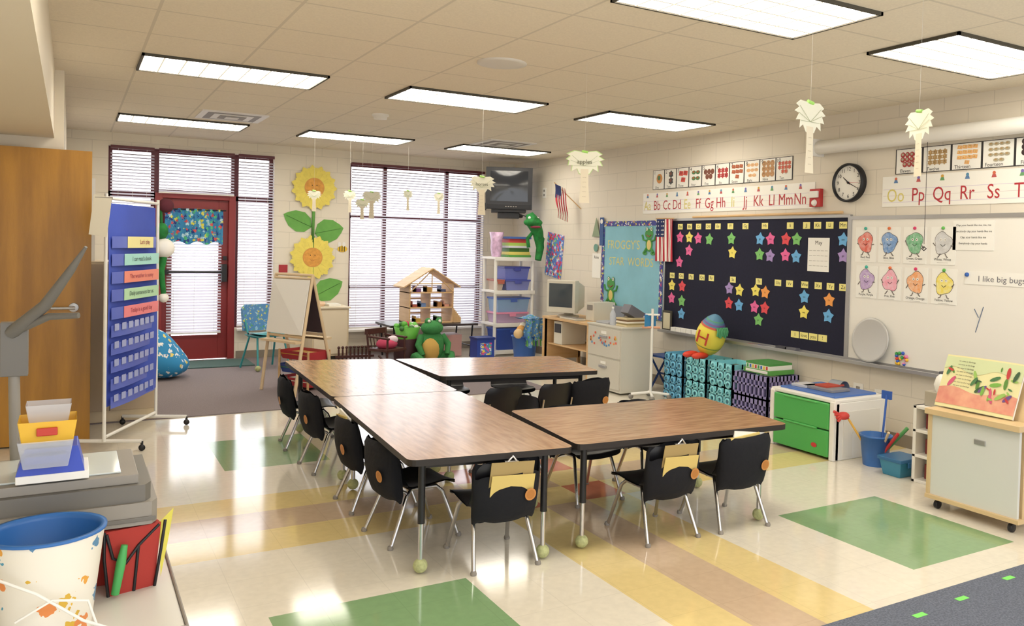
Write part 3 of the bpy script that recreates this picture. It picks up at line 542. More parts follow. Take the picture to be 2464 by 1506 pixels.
m=M('toy_pile')
for i in range(26):
    x=random.uniform(2.70,2.95); y=random.uniform(10.0,10.35); s=random.uniform(.03,.05)
    m.bx(x,x+s*2,y,y+s*1.4,.008,.008+s*random.uniform(.5,1.6),P(random.choice(['d8d8d0','6aa04a','c03a3a','e0c060','7a5a8a','3a3a44','e8e0d0'])),Matrix.Rotation(random.uniform(0,1),3,'Z'))
for i in range(9): x=2.9+.05*i; m.tube([(x,10.55,.008),(x,10.55,.16)],.012,DW,8); m.sph((x,10.55,.18),.02,DW,8)
m.bx(2.86,3.35,10.53,10.57,.05,.08,DW); m.done()
m=M('toy_storage_tub'); m.bx(4.6,4.85,10.1,10.33,.008,.26,P('2a48a8')); m.bx(4.59,4.86,10.09,10.34,.26,.29,P('1d3580')); m.bx(4.64,4.81,10.095,10.1,.06,.22,pm); m.done(.01)
m=M('cardboard_box'); m.bx(4.2,4.55,10.5,10.8,.008,.3,P('d8a8a0')); m.bx(4.2,4.37,10.42,10.5,.29,.3,P('c89890')); m.done(.002)
m=M('laundry_tub_with_plush'); m.lathe([(.13,0),(.17,.33),(.18,.33),(.18,.345),(.16,.345),(.12,.02)],(5.12,9.75,.0),P('3060b0'),24); cl=spotmat('printed_cloth','#5a90c8',['#e8e060','#a8d0e4','#60b060'],30,.36)
m.grid(lambda u,v:(5.02+.3*u+.02*math.sin(v*9),9.58+.03*math.sin(u*18)-.02*v,.58-.32*v-.06*math.sin(u*7)*v),24,8,cl)
m.grid(lambda u,v:(5.02+.3*u,9.58+.3*v,.58+.03*math.sin(u*6)*math.sin(v*5)),12,8,cl)
for i in range(5): m.tube([(5.06+.05*i,9.57,.30),(5.06+.05*i,9.56,.22)],.01,P('5fae50'),6)
for q,c in ((0,'e0c090'),(1,'d8a05a'),(2,'f0e8d8')): m.sph((4.98+.06*q,9.66+.04*q,.38+.04*q),.065,P(c,.95),14)
m.done()
# ---------------------------------------------------------------- beanbag / teal chair / easel / cabinet
dz=spotmat('daisy_print','#2f8fc8',['#f4f4f0','#e8f0f8','#e8d878','#f4f4f0'],15,.30)
m=M('beanbag_chair')
def bean(u,v):
    a=2*pi*u; t=pi*v; r=math.sin(t)**.8; wv=1+.06*math.sin(a*5)+.05*math.sin(a*3+2*v)
    z=.5*(1-math.cos(t))/2; z*=1-.28*math.cos(a+.3)*math.sin(t)
    sc=1.2-.6*(1-math.cos(t))/2
    return (.85+.27*r*wv*sc*math.cos(a),10.0+.27*r*wv*sc*math.sin(a),.01+z)
m.grid(bean,40,20,dz); m.done()
TEAL=P('3a9aa0',.4)
m=M('teacher_chair_with_cover',Matrix.Translation((1.98,10.30,.010))@Matrix.Rotation(.3,4,'Z')@Matrix.Scale(.96,4))
m.grid(lambda u,v:(-.2+.4*u,-.2+.4*v,.42+.02*(2*u-1)**2),8,8,TEAL); m.bx(-.19,.19,-.18,.18,.40,.415,TEAL)
m.prism([(x,y+.19,z) for x,y,z in ((-.19,0,.45),(.19,0,.45),(.2,.03,.72),(.15,.035,.77),(-.15,.035,.77),(-.2,.03,.72))],(0,.05,0),cl)
for s in (-1,1):
    m.tube([(s*.21,-.2,0),(s*.17,-.1,.39),(s*.17,.1,.39),(s*.21,.24,0)],.012,TEAL); m.tube([(s*.17,.12,.39),(s*.17,.22,.6)],.012,TEAL); m.sph((s*.21,-.2,.034),.035,BALL)
m.done(.003)
m=M('painting_easel'); SP=mat('easel_spruce','#ddc5a0',.5); 
e0=Vector((2.07,8.52,1.18)); e1=Vector((1.80,8.92,1.18)); L0=Vector((1.86,8.30,.010)); L1=Vector((1.66,8.86,.010)); R0=Vector((2.36,8.72,.010)); R1=Vector((2.06,9.22,.010))
def beam(m,a,b2,w_,mt): m.tube([a,b2],w_*.75,mt,4)
for a,b2 in ((e0,L0),(e1,L1),(e0,R0),(e1,R1)): beam(m,a,b2,.026,SP)
beam(m,e0,e1,.026,SP); beam(m,e0.lerp(L0,.52),e1.lerp(L1,.52),.024,SP); beam(m,e0.lerp(R0,.52),e1.lerp(R1,.52),.024,SP); beam(m,e0.lerp(L0,.03),e1.lerp(L1,.03),.024,SP)
def panel(A,B,t0,t1,off,mt,th=.012):
    p=[A[0].lerp(A[1],t0),B[0].lerp(B[1],t0),B[0].lerp(B[1],t1),A[0].lerp(A[1],t1)]; p=[q+Vector(off) for q in p]; n=(p[1]-p[0]).cross(p[2]-p[0]).normalized()*th
    m.prism(p,n,mt)
panel((e0,L0),(e1,L1),.04,.5,(-.02,-.012,0),mat('easel_whiteboard','#e9e7e2',.4)); panel((e0,R0),(e1,R1),.05,.5,(-.005,0,0),mat('chalkboard_dark','#3b2c33',.6))
for (E,Fk,S_) in ((L0,L1,-1),(R0,R1,1)):
    c0=e0.lerp(E,.55); c1=e1.lerp(Fk,.55); dd=Vector((.83,.56,0))*S_*.10
    m.add([c0,c1,c1+dd,c0+dd]+[q+Vector((0,0,-.022)) for q in (c0,c1,c1+dd,c0+dd)],[(0,1,2,3),(4,5,6,7),(0,3,7,4),(1,2,6,5),(3,2,6,7)],SP)
m.done()
m=M('toy_bin_rack'); 
for i,(c,z) in enumerate((('b8343c',.30),('2f4a9a',.16),('b8343c',.03))):
    m.T=Matrix.Translation((2.06,8.80,.010))@Matrix.Rotation(.5,4,'Z'); m.add([(-.1,-.2,z),(.12,-.2,z),(.12,.2,z),(-.1,.2,z),(-.13,-.22,z+.09),(.15,-.22,z+.09),(.15,.22,z+.09),(-.13,.22,z+.09)],[(3,2,1,0),(0,1,5,4),(1,2,6,5),(2,3,7,6),(3,0,4,7)],P(c)); m.bx(-.12,.14,-.21,.21,z+.05,z+.06,P(['d0a040','4a8a50','e0e0d0'][i]))
for x in (-.13,.15):
    for y in (-.21,.21): m.tube([(x,y,0),(x,y,.4)],.012,PINE,8)
m.done(.002)
m=M('low_cabinet'); m.bx(2.62,3.08,10.76,11.28,.05,.66,BEI); m.bx(2.60,3.10,10.74,11.26,.66,.68,P('e8dcc4')); m.bx(2.65,3.05,10.8,11.28,.008,.05,DK); m.bx(2.64,3.06,10.752,10.76,.08,.64,P('e4d6bb')); m.bx(2.68,2.70,10.74,10.752,.32,.42,ALU)
m.lathe([(.06,0),(.08,.03),(.06,.06)],(2.75,10.95,.68),P('e8c8a8'),16); m.bx(2.85,3.0,10.85,11.1,.68,.71,WP); m.done(.003)
# ---------------------------------------------------------------- left area
OAK=mat('oak_door','#b98424',.35,hex2='#9a6a16',scale=1.6,stretch=(6,6,.7),bump=.05)
m=M('door_2'); m.bx(-.80,.13,7.16,7.205,.01,2.15,OAK); 
m.tube([(.02,7.16,1.0),(.02,7.10,1.0)],.012,ALU); m.lathe([(.033,0),(.033,.012),(.0001,.012)],(.02,7.16,1.0),ALU,20,R=Matrix.Rotation(pi/2,3,'X')); m.tube([(.03,7.10,1.0),(-.12,7.10,1.0)],.011,ALU); m.bx(.128,.131,7.165,7.2,.9,1.1,ALU); m.done(.002)
m=M('tall_cabinet'); m.bx(-.04,.62,7.8,8.35,.008,1.32,BEI); m.bx(-.04,.62,7.79,7.8,.1,1.3,mat('cabinet_face','#bda98e',.5)); m.bx(.28,.285,7.785,7.79,.1,1.3,DK); m.done(.003)
m=M('white_pegboard'); m.bx(-.03,.17,8.0,8.02,1.32,2.0,WHT)
for i in range(8): m.bx(.11,.13,7.998,8.0,1.4+.07*i,1.42+.07*i,DK)
m.done()
cb=mat('chart_blue','#4058c0',.7,var=.06,scale=3)
a=Vector((.22,6.8,0)); d=Vector((.435,.90,0)).normalized(); nrm=Vector((d.y,-d.x,0))
m=M('pocket_chart_stand')
def pc(s,z,o=0): 
    v=a+d*s+nrm*(o); return (v.x,v.y,z)
m.grid(lambda u,v:pc(.86*u,1.765-1.46*v,.012*math.sin(u*5+v*4)),20,24,cb)
for i in range(10):
    z=1.53-.128*i; m.grid(lambda u,v:pc(.03+.80*u,z-.085*v,.02+.012*math.sin(u*5)+.0),12,2,mat('chart_strip_clear','#5f70cc',.3)); 
    if i>4:
        for k in range(7): m.grid(lambda u,v,k=k:pc(.06+.11*k+.07*u,z+.01-.05*v,.024+.012*math.sin(.6+k*.6)),1,1,mat('clear_vinyl','#aab4e4',.2))
for i,(c,t) in enumerate((('efe7a0',"Let's play"),('a8e0d8','I can read a book'),('f0907a','The weather is sunny'),('b8e0b8','Daily sentences for us'),('f08a90','Today is a good day'))):
    z=1.53-.128*i; s0=.25 if i==0 else .2; m.grid(lambda u,v:pc(s0+(.46 if i==0 else .62)*u,z-.085*v,.034),6,1,P(c)); m.text(t,.048,pc(s0+.3,z-.04,.037),d,ZU,P('a03048' if i%2==0 else '3a5a4a'))
p0=pc(-.02,0); p1=pc(.88,0)
for p in (p0,p1): m.tube([(p[0],p[1],.07),(p[0],p[1],1.83)],.012,WHT); 
m.tube([(p0[0],p0[1],1.80),(p1[0],p1[1],1.80)],.012,WHT)
for s in (0,.86):
    q=Vector(pc(s,.07)); m.tube([q-nrm*.25,q+nrm*.25],.013,WHT); 
    for e in (-.25,.25): w_=q+nrm*e; m.lathe([(.0001,-.01),(.022,-.01),(.022,.01),(.0001,.01)],(w_.x,w_.y,.024),BLK,14,R=Matrix.Rotation(pi/2,3,'X'),cap=False); m.tube([w_,(w_.x,w_.y,.03)],.009,BLK,8)
m.tube([pc(0,.10),pc(.86,.10)],.012,WHT)
m.grid(lambda u,v:(.135+.11*u-.03*v,6.74,1.82-.28*v-.02*u),3,4,mat('flip_pad','#e3ddca',.8)); m.tube([(.14,6.745,1.80),(.25,6.745,1.80)],.006,GRY,8); m.done()
m=M('hanging_puppet'); q=Vector(pc(.96,0)); 
m.sph((q.x+.0,q.y,1.58),(.05,.05,.07),PGn); m.sph((q.x+.02,q.y,1.44),(.08,.07,.08),WP); m.tube([(q.x+.02,q.y,1.4),(q.x,q.y,1.25),(q.x+.02,q.y,1.05)],[.03,.025,.02],PGn); m.sph((q.x+.02,q.y,1.03),.04,WP,12); m.sph((q.x+.03,q.y,1.79),(.06,.05,.06),P('5a2430',.9)); m.tube([(q.x,q.y,1.6),(q.x-.01,q.y,1.78)],.012,PGn); m.done()
# ---------------------------------------------------------------- front-left cart with projector
m=M('utility_cart'); m.bx(-.5,.245,2.20,3.0,.575,.6,mat('cart_top','#d2d0ca',.35)); m.bx(-.5,.25,2.192,2.20,.545,.604,GRY); m.bx(.245,.253,2.192,3.0,.545,.604,GRY)
for x in (-.47,.215):
    for y in (2.3,2.96): m.bx(x-.015,x+.015,y-.015,y+.015,.06,.575,GRY); m.lathe([(.0001,-.012),(.03,-.012),(.03,.012),(.0001,.012)],(x,y,.03),BLK,16,R=Matrix.Rotation(pi/2,3,'X'),cap=False)
m.bx(-.49,.235,2.28,2.98,.2,.22,GRY); m.done(.006)
BAGR=P('a8342c',.8); m=M('fabric_tote_bag'); m.bx(-.22,.2,2.56,2.84,.6,.77,BAGR); 
m.add([(.09,2.47,.6),(.2,2.50,.6),(.215,2.5,.77),(.08,2.47,.77),(.09,2.56,.6),(.2,2.56,.6),(.2,2.56,.77),(.09,2.56,.77)],[(0,1,2,3),(3,2,6,7),(1,5,6,2),(0,3,7,4)],BAGR)
for p in ([(.085,2.468,.765),(.10,2.468,.70),(.13,2.475,.68),(.16,2.485,.72),(.21,2.5,.765)],[(.2,2.495,.6),(.215,2.495,.7),(.225,2.5,.775)],[(.09,2.47,.6),(.08,2.468,.7),(.08,2.47,.77)],[(.15,2.485,.6),(.16,2.485,.72)]): m.tube(p,.004,BLK,8)
m.tube([(.105,2.455,.61),(.118,2.455,.69),(.126,2.46,.735)],[.010,.012,.008],P('4aa85a')); m.add([(.21,2.50,.77),(.25,2.55,.79),(.24,2.56,.71),(.215,2.5,.62)],[(0,1,2,3)],P('e0d860')); m.done()
PG1=mat('projector_grey','#8f8a82',.45,var=.03); PG2=mat('projector_dark','#6d6a64',.45)
zo=-.015
m=M('overhead_projector',Matrix.Translation((0,0,zo))); 
m.prism([(-.25,2.48,.79),(.19,2.48,.79),(.205,2.51,.79),(.205,2.86,.79),(-.25,2.86,.79)],(0,0,.06),PG1); m.prism([(-.25,2.49,.85),(.175,2.49,.85),(.19,2.52,.85),(.19,2.84,.85),(-.25,2.84,.85)],(0,0,.045),PG2)
m.bx(-.24,.16,2.51,2.82,.895,.92,PG1); m.bx(-.2,.12,2.54,2.79,.92,.925,mat('projector_glass','#cfd8d8',.08)); m.bx(-.25,.2,2.476,2.48,.80,.812,PG2)
m.text('NORIDEN',.022,(.2055,2.60,.82),(0,1,0),ZU,WP)
m.tube([(-.125,2.80,.85),(-.13,2.80,1.0),(-.135,2.80,1.28)],.014,PG1); m.bx(-.165,-.10,2.78,2.82,1.16,1.31,PG2); m.tube([(-.14,2.79,1.28),(-.06,2.72,1.36),(.0,2.66,1.46),(.035,2.62,1.525)],[.019,.016,.011,.004],PG2); m.tube([(-.12,2.78,1.29),(-.05,2.72,1.33),(.02,2.68,1.335)],[.011,.010,.008],PG2)
m.done(.008)
m=M('craft_supply_bins',Matrix.Translation((.005,.01,zo-.018))); YB_=mat('bin_yellow','#e8b93a',.35); CLR=mat('clear_plastic','#d9dee6',.12,alpha=.5); BLU=P('2a46b8',.35)
def tap(m,x0,x1,y0,y1,z0,z1,t,mt):
    m.add([(x0+t,y0+t,z0),(x1-t,y0+t,z0),(x1-t,y1-t,z0),(x0+t,y1-t,z0),(x0,y0,z1),(x1,y0,z1),(x1,y1,z1),(x0,y1,z1)],[(3,2,1,0),(0,1,5,4),(1,2,6,5),(2,3,7,6),(3,0,4,7)],mt)
m.bx(-.12,.04,2.49,2.64,.944,.965,WP); m.prism([(-.12,2.49,.965),(.03,2.49,.965),(.015,2.5,1.03),(-.10,2.5,1.03)],(0,.12,0),BLU)
tap(m,-.115,.005,2.44,2.52,.99,1.06,.012,CLR); m.bx(-.1,-.01,2.455,2.505,1.0,1.02,BLU); tap(m,-.115,.012,2.46,2.58,1.05,1.105,.008,YB_); m.bx(-.075,-.03,2.455,2.462,1.07,1.09,P('c03a2a')); tap(m,-.10,.0,2.5,2.58,1.09,1.14,.008,CLR); m.done(.002)
m=M('floral_bucket'); fb=spotmat('bucket_flowers','#e8e4d8',['#4a9ab8','#e0a040','#d8b040','#5a8ab0','#e08a4a'],18,.34,.4)
m.lathe([(.095,0),(.122,.235)],(-.045,2.335,.6),fb,36,cap=False); m.lathe([(.122,.235),(.127,.237),(.127,.243),(.115,.243),(.112,.23),(.09,.01),(.0001,.008)],(-.045,2.335,.6),P('2f6cb4',.4),36,cap=False)
m.tube([(-.165,2.32,.83),(-.14,2.22,.78),(-.06,2.195,.74),(.03,2.20,.66),(.08,2.23,.62)],.0035,WHT,8); m.tube([(-.1,2.205,.68),(-.03,2.195,.72),(.04,2.21,.70),(.06,2.22,.63)],.003,WHT,8); m.done()
# ---------------------------------------------------------------- right side furniture
m=M('toy_chest'); GRN=mat('chest_green','#4fae58',.35); m.bx(4.84,5.36,4.27,4.87,.03,.40,WHT); 
m.bx(4.80,4.86,4.24,4.285,.0,.44,WHT); m.bx(4.80,4.86,4.855,4.90,.0,.44,WHT); m.bx(4.82,5.38,4.24,4.30,.0,.43,WHT); m.bx(4.82,5.38,4.84,4.90,.0,.43,WHT)
m.bx(4.795,4.86,4.29,4.85,.02,.215,GRN); m.bx(4.795,4.86,4.29,4.85,.225,.42,GRN); m.bx(4.785,4.81,4.40,4.74,.212,.228,GRN); m.bx(4.785,4.81,4.40,4.74,.405,.42,GRN)
m.bx(4.81,5.38,4.24,4.90,.425,.455,WHT); m.bx(4.86,5.32,4.29,4.85,.45,.47,P('4a70b8',.4)); m.flat((4.792,4.42,.09),RU,ZU,circ(.022,16,0,1.3,.8),P('c83a3a'))
m.prism([(4.90,4.236,.02),(5.0,4.236,.02),(5.0,4.236,.2),(5.2,4.236,.2),(5.2,4.236,.02),(5.3,4.236,.02),(5.3,4.236,.36),(4.90,4.236,.36)],(0,.01,0),P('e4e1d8')); m.done(.012)
m=M('desk_supplies'); z=.471
m.bx(4.95,5.15,4.4,4.7,z,z+.02,P('8a8a90')); m.bx(5.0,5.2,4.5,4.62,z+.02,z+.035,P('b84a3a')); m.bx(4.93,5.1,4.65,4.8,z,z+.02,P('c8c8cc')); m.grid(lambda u,v:(5.2+.06*math.cos(pi*u),4.5+.12*v,z+.06*math.sin(pi*u)),10,3,P('8a9098')); m.done(.002)
def crate(m,x0,x1,y0,y1,z0,z1,mt,slots=False):
    t=.014
    m.bx(x0,x1,y0,y1,z0,z0+t,mt)
    for za,zb in ((z0,z0+.035),(z1-.045,z1)):
        m.bx(x0,x0+t,y0,y1,za,zb,mt); m.bx(x1-t,x1,y0,y1,za,zb,mt); m.bx(x0,x1,y0,y0+t,za,zb,mt); m.bx(x0,x1,y1-t,y1,za,zb,mt)
    ins=P('a8d4e0') if not slots else P('5a5480')
    m.bx(x0+.03,x1-.03,y0+.03,y1-.03,z0+t,z1-.06,ins)
    n=3 if not slots else 8
    for i in range(n+1):
        yy=y0+(y1-y0-.018)*i/n; m.bx(x0,x0+t,yy-.0,yy+.018,z0,z1,mt); xx=x0+(x1-x0-.018)*i/n; m.bx(xx,xx+.018,y0,y0+t,z0,z1,mt)
    for i in range(1,3 if not slots else 2): zz=z0+(z1-z0)*i/(3 if not slots else 2); m.bx(x0,x0+t,y0,y1,zz,zz+.018,mt); m.bx(x0,x1,y0,y0+t,zz,zz+.018,mt)
    if not slots:
        for i in range(3):
            for j in range(3):
                yy=y0+(y1-y0)*(i+.5)/3; zz=z0+(z1-z0)*(j+.5)/3; m.lathe([(.020,0),(.036,.0),(.036,.012),(.020,.012)],(x0+.001,yy,zz),mt,12,R=Matrix.Rotation(-pi/2,3,'Y'),cap=False)
AQ=mat('crate_aqua','#8ad6e0',.4); PU=mat('crate_purple','#8a83b4',.4); AB=mat('crate_blue','#70bade',.4)
for y0,y1,c in ((6.62,6.93,AB),(6.26,6.57,AQ),(5.88,6.21,AQ)):
    for z in (0,.235): m=M('milk_crate'); crate(m,5.28,5.62,y0,y1,z,z+.23,c); m.done()
for z in (0,.215): m=M('slatted_crate'); crate(m,5.24,5.62,5.38,5.83,z,z+.21,PU,True); m.done()
m=M('board_game_box'); m.bx(5.3,5.6,5.42,5.76,.43,.47,P('5aa04a')); m.bx(5.31,5.59,5.44,5.74,.47,.51,P('e8e8e0')); m.bx(5.298,5.3,5.45,5.73,.44,.465,WP); m.bx(5.31,5.59,5.44,5.74,.51,.53,P('4a9048'))
for i in range(8): m.bx(5.307,5.31,5.46+.035*i,5.48+.035*i,.475,.505,P(['c03a3a','e0c040','3a6ac0','40a050'][i%4]))
m.done(.002)
m=M('egg_shaped_plush'); o=Vector((5.44,6.40,.675)); R=Matrix.Rotation(.36,3,'X'); YE=mat('plush_yellow','#ead84e',.5)
def egg(p0,p1,mt,e=1.0):
    prof=[]
    for i in range(13):
        t=p0+(p1-p0)*i/12; z=-.21+.45*t; r=.150*math.sin(pi*min(.999,max(.001,t)))**.55*(1.05-.12*t)*e; prof.append((max(r,.001),z))
    m.lathe(prof,o,mt,28,R=R,cap=False)
egg(0,.74,YE); egg(.74,1,mat('plush_teal','#5a8aa8',.6)); egg(.73,.77,P('c85a4a'),1.03); egg(.80,.83,P('7a5a9a'),1.03); egg(.87,.89,P('5aa07a'),1.03); egg(.26,.285,P('8aa050'),1.01)
u=Vector((.35,-.93,0)).normalized(); v=R@Vector((0,0,1)); nn=Vector((-.93,-.35,0)); u=(R@u).normalized(); m.text('H',.19,o+nn*.160+v*-.01,u,v,P('b83a30'),sx=1.1)
for q in (-1,1): m.sph(o+Vector((-.12,q*.07+.08,-.19)),(.10,.05,.035),P('d8402a'))
for i in range(7): m.tube([o+v*.10+Vector((-.05+.02*i,-.12,0)),o+v*.08+Vector((-.06+.02*i,-.155,-.01)),o+v*.02+Vector((-.06+.02*i,-.165,-.01*(i%3)))],.011,P('4a9a68'),6)
m.done()
m=M('file_cabinet'); FCM=mat('cabinet_putty','#cdc9bd',.4); m.bx(4.87,5.27,7.13,7.78,.02,.69,FCM); m.bx(4.86,5.28,7.12,7.79,.69,.705,FCM)
for z in (.05,.37): m.bx(4.86,4.87,7.15,7.76,z,z+.30,FCM); m.bx(4.845,4.86,7.38,7.52,z+.2,z+.225,ALU); m.bx(4.857,4.86,7.40,7.50,z+.24,z+.27,WP)
for i in range(26): y=random.uniform(7.2,7.7); z=random.uniform(.48,.6); m.bx(4.853,4.8595,y,y+.022,z,z+.022,P(random.choice(['e0603a','f0a060','e06a5a','5a90c0','e0c040'])))
m.done(.003)
m=M('laptop'); m.bx(4.95,5.15,7.5,7.75,.706,.725,P('b0b0b4')); m.bx(5.15,5.16,7.5,7.75,.72,.89,P('70747c'),Matrix.Rotation(.2,3,'Y')); m.done(.003)
m=M('book_stack'); z=.706
for i,c in enumerate(('d8c8a0','a8986a','e8e0d0','8a6a4a','c8b890')): m.bx(4.95+.01*(i%2),5.2,7.16,7.36,z,z+.018,P(c)); z+=.018
m.bx(5.0,5.2,7.2,7.34,z,z+.10,P('6a6a72'),Matrix.Rotation(.5,3,'Y')); m.done(.002)
m=M('water_bottle'); m.lathe([(.03,0),(.033,.01),(.033,.11),(.028,.13),(.012,.16),(.012,.18)],(4.95,7.42,.706),CLR,16); m.lathe([(.013,.175),(.013,.195)],(4.95,7.42,.706),WHT,12); m.done()
m=M('picture_frame'); m.bx(XR-.06,XR-.045,7.30,7.46,.625,.85,DK); m.bx(XR-.062,XR-.06,7.32,7.44,.65,.825,P('d8d0b0')); m.done(.003)
m=M('chart_pole_stand'); m.tube([(5.06,6.86,.06),(5.06,6.86,.92)],.014,WHT)
m.tube([(4.88,6.95,.05),(5.06,6.86,.07),(5.22,6.76,.05)],.014,WHT); m.tube([(4.98,6.72,.05),(5.06,6.86,.07),(5.14,7.0,.05)],.014,WHT); m.tube([(5.0,6.9,.86),(5.12,6.82,.86)],.01,WHT)
for p in ((4.88,6.95),(5.22,6.76),(4.98,6.72),(5.14,7.0)): m.lathe([(.0001,-.01),(.025,-.01),(.025,.01),(.0001,.01)],(p[0],p[1],.026),GRY,12,R=Matrix.Rotation(pi/2,3,'X'),cap=False)
m.bx(4.98,5.12,6.88,6.885,.74,.86,P('3a8ac0')); m.tube([(4.97,6.91,.73),(5.13,6.82,.73)],.012,P('d8a080'),6); m.done()
m=M('folding_stool'); BS=P('2a4a8a'); m.bx(5.32,5.6,7.0,7.28,.38,.40,BS)
for y in (7.02,7.26): m.tube([(5.34,y,.385),(5.58,y,.0)],.012,BS,8); m.tube([(5.58,y,.385),(5.34,y,.0)],.012,BS,8)
m.tube([(5.46,7.02,.19),(5.46,7.26,.19)],.01,BS,8); m.done(.003)
m=M('computer_desk'); m.bx(5.1,5.66,8.15,9.25,.62,.65,PINE)
for x,y in ((5.13,8.18),(5.13,9.22),(5.63,8.18),(5.63,9.22)): m.bx(x-.02,x+.02,y-.02,y+.02,0,.62,PINE)
m.bx(5.1,5.64,9.2,9.24,.1,.62,PINE); m.bx(5.15,5.64,8.2,9.2,.3,.318,PINE); m.done(.004)
CRT=mat('crt_beige','#d8d3c4',.45); m=M('crt_monitor',Matrix.Translation((5.32,8.98,.652))@Matrix.Rotation(-1.05,4,'Z'))
m.lathe([(.13,0),(.14,.02),(.06,.03),(.06,.06)],(0,0,0),CRT,24); m.bx(-.2,.2,-.2,-.1,.06,.46,CRT)
m.add([(-.19,-.1,.07),(.19,-.1,.07),(.19,-.1,.45),(-.19,-.1,.45),(-.12,.2,.12),(.12,.2,.12),(.12,.2,.38),(-.12,.2,.38)],[(0,1,5,4),(1,2,6,5),(2,3,7,6),(3,0,4,7),(4,5,6,7)],CRT)
m.grid(lambda u,v:(-.165+.33*u,-.202-.008*math.sin(pi*u)*math.sin(pi*v),.13+.29*v),8,8,mat('crt_screen','#4a5258',.1)); m.done(.008)
m=M('desktop_computer_tower'); m.bx(5.3,5.6,8.35,8.53,.652,.87,CRT); m.bx(5.295,5.3,8.38,8.5,.78,.84,GRY); m.done(.005)
m=M('desktop_computer_tower'); m.bx(5.16,5.5,8.85,9.05,.32,.6,CRT); m.bx(5.155,5.16,8.87,9.03,.46,.57,P('3a3a3e')); m.done(.005)
m=M('computer_keyboard'); m.bx(5.12,5.25,8.45,8.85,.652,.67,CRT); m.bx(5.13,5.24,8.47,8.83,.67,.675,GRY); m.done(.002)
m=M('cleaning_bucket'); m.lathe([(.085,0),(.11,.21),(.118,.21),(.118,.222),(.105,.222),(.08,.015),(.0001,.012)],(5.03,4.05,0),P('3a70b8',.35),28,cap=False)
m.tube([(5.03,4.08,.05),(4.86,4.16,.33)],.008,P('e0b050'),8); m.sph((4.83,4.18,.35),(.05,.04,.03),P('c8403a'),12); [m.tube([(4.82,4.18,.35),(4.75-.0*i,4.20-.015*i,.385-.02*i)],.011,P('c8403a'),8) for i in range(4)]
m.tube([(5.05,4.02,.05),(5.2,4.10,.50)],.008,P('2a5ab0'),8); m.bx(5.19,5.21,4.06,4.14,.46,.52,P('2a5ab0')); m.tube([(5.0,4.0,.05),(5.06,3.88,.26)],.012,P('c83a3a'),8); m.tube([(5.02,4.02,.05),(5.12,3.85,.30)],.014,P('5aa05a'),8); m.tube([(5.06,4.05,.05),(4.98,3.9,.27)],.01,P('e0c8a0'),8); m.done()
bin_('small_lidded_tub',4.86,5.08,3.70,3.88,.0,.13,'3a88a8','2f6a9a')
m=M('white_bookcase'); m.bx(4.90,5.25,3.62,3.645,0,.52,WHT); m.bx(4.90,5.25,3.32,3.345,0,.52,WHT); m.bx(5.235,5.25,3.32,3.64,0,.52,WHT)
for z in (.0,.17,.34,.5): m.bx(4.90,5.25,3.32,3.645,z,z+.02,WHT)
for z in (.02,.19,.36):
    for i in range(5): m.bx(4.97,5.2,3.36+.05*i,3.395+.05*i,z,z+.08+.02*(i%3),P(['c8b890','6a5a4a','4a7a5a','e0c860','8a3a3a'][i%5]))
m.done(.003)
m=M('tissue_box'); m.bx(4.95,5.07,3.45,3.6,.521,.62,P('b0a898')); m.lathe([(.03,0),(.045,.05),(.03,.1),(.01,.12)],(5.01,3.52,.62),WP,8); m.done(.003)
m=M('big_book_easel'); MPL=mat('maple','#d8bd90',.4,var=.05,scale=4); BRD=mat('easel_grey_board','#dadbd6',.35); ye=2.66
m.bx(4.50,4.52,ye,3.22,.08,.575,BRD); m.bx(4.49,4.53,3.21,3.235,.06,.60,MPL); m.bx(4.48,4.54,ye-.02,3.235,.06,.085,MPL); m.bx(4.46,4.60,ye-.02,3.24,.575,.61,MPL); m.bx(4.55,4.88,ye,ye+.02,.06,.575,MPL); m.bx(4.53,4.88,3.205,3.23,.06,.575,MPL); m.bx(4.53,4.88,ye,3.23,.06,.08,MPL)
R_=Matrix.Rotation(.38,3,'Y'); m.bx(4.66,4.68,2.55,3.22,.575,.88,MPL,R_); m.bx(4.492,4.5,2.86,2.93,.45,.48,ALU)
for x,y in ((4.52,3.17),(4.52,2.70),(4.85,3.17),(4.85,2.7)): m.lathe([(.0001,-.012),(.026,-.012),(.026,.012),(.0001,.012)],(x,y,.027),BLK,14,R=Matrix.Rotation(pi/2,3,'X'),cap=False); m.tube([(x,y,.03),(x,y,.07)],.009,ALU,8)
m.done(.003)
m=M('open_big_book'); R3_=Matrix.Rotation(.38,4,'Y'); m.T=Matrix.Translation((4.58,2.99,.612))@R3_
bkp=mat('book_page','#e6dfa8',.6); PK=mat('book_ground','#d88a78',.6,hex2='#e8b090',scale=9); m.bx(-.012,0,-.24,.26,0,.33,WP)
m.grid(lambda u,v:(-.014-.012*math.sin(pi*u),.26-.50*u,.33*v),12,2,bkp); m.grid(lambda u,v:(-.016-.012*math.sin(pi*u),.26-.50*u,.02+.10*v+.015*math.sin(9*u)*v),16,2,PK)
m.grid(lambda u,v:(-.016-.012*math.sin(pi*u),.26-.50*u,.24+.08*v+.02*math.sin(11*u)*(1-v)),16,2,P('cfd8a8'))
for i in range(46):
    y=random.uniform(-.22,.24); z=random.uniform(.08,.3)
    if abs(y-.11)<.06: continue
    u_=(.26-y)/.50; a_=random.uniform(0,pi); r_=random.uniform(.008,.022); c_=[(p[0]*math.cos(a_)-p[1]*math.sin(a_),p[0]*math.sin(a_)+p[1]*math.cos(a_)) for p in circ(r_,10,0,1.8,.6)]
    m.flat((-.0175-.012*math.sin(pi*u_)-.0001*i,y,z),RU,ZU,c_,P(random.choice(['5a8a3a','7ab04a','d05a7a','3a5a3a','6a4a8a','c03a3a','4a7a4a','9ac060'])))
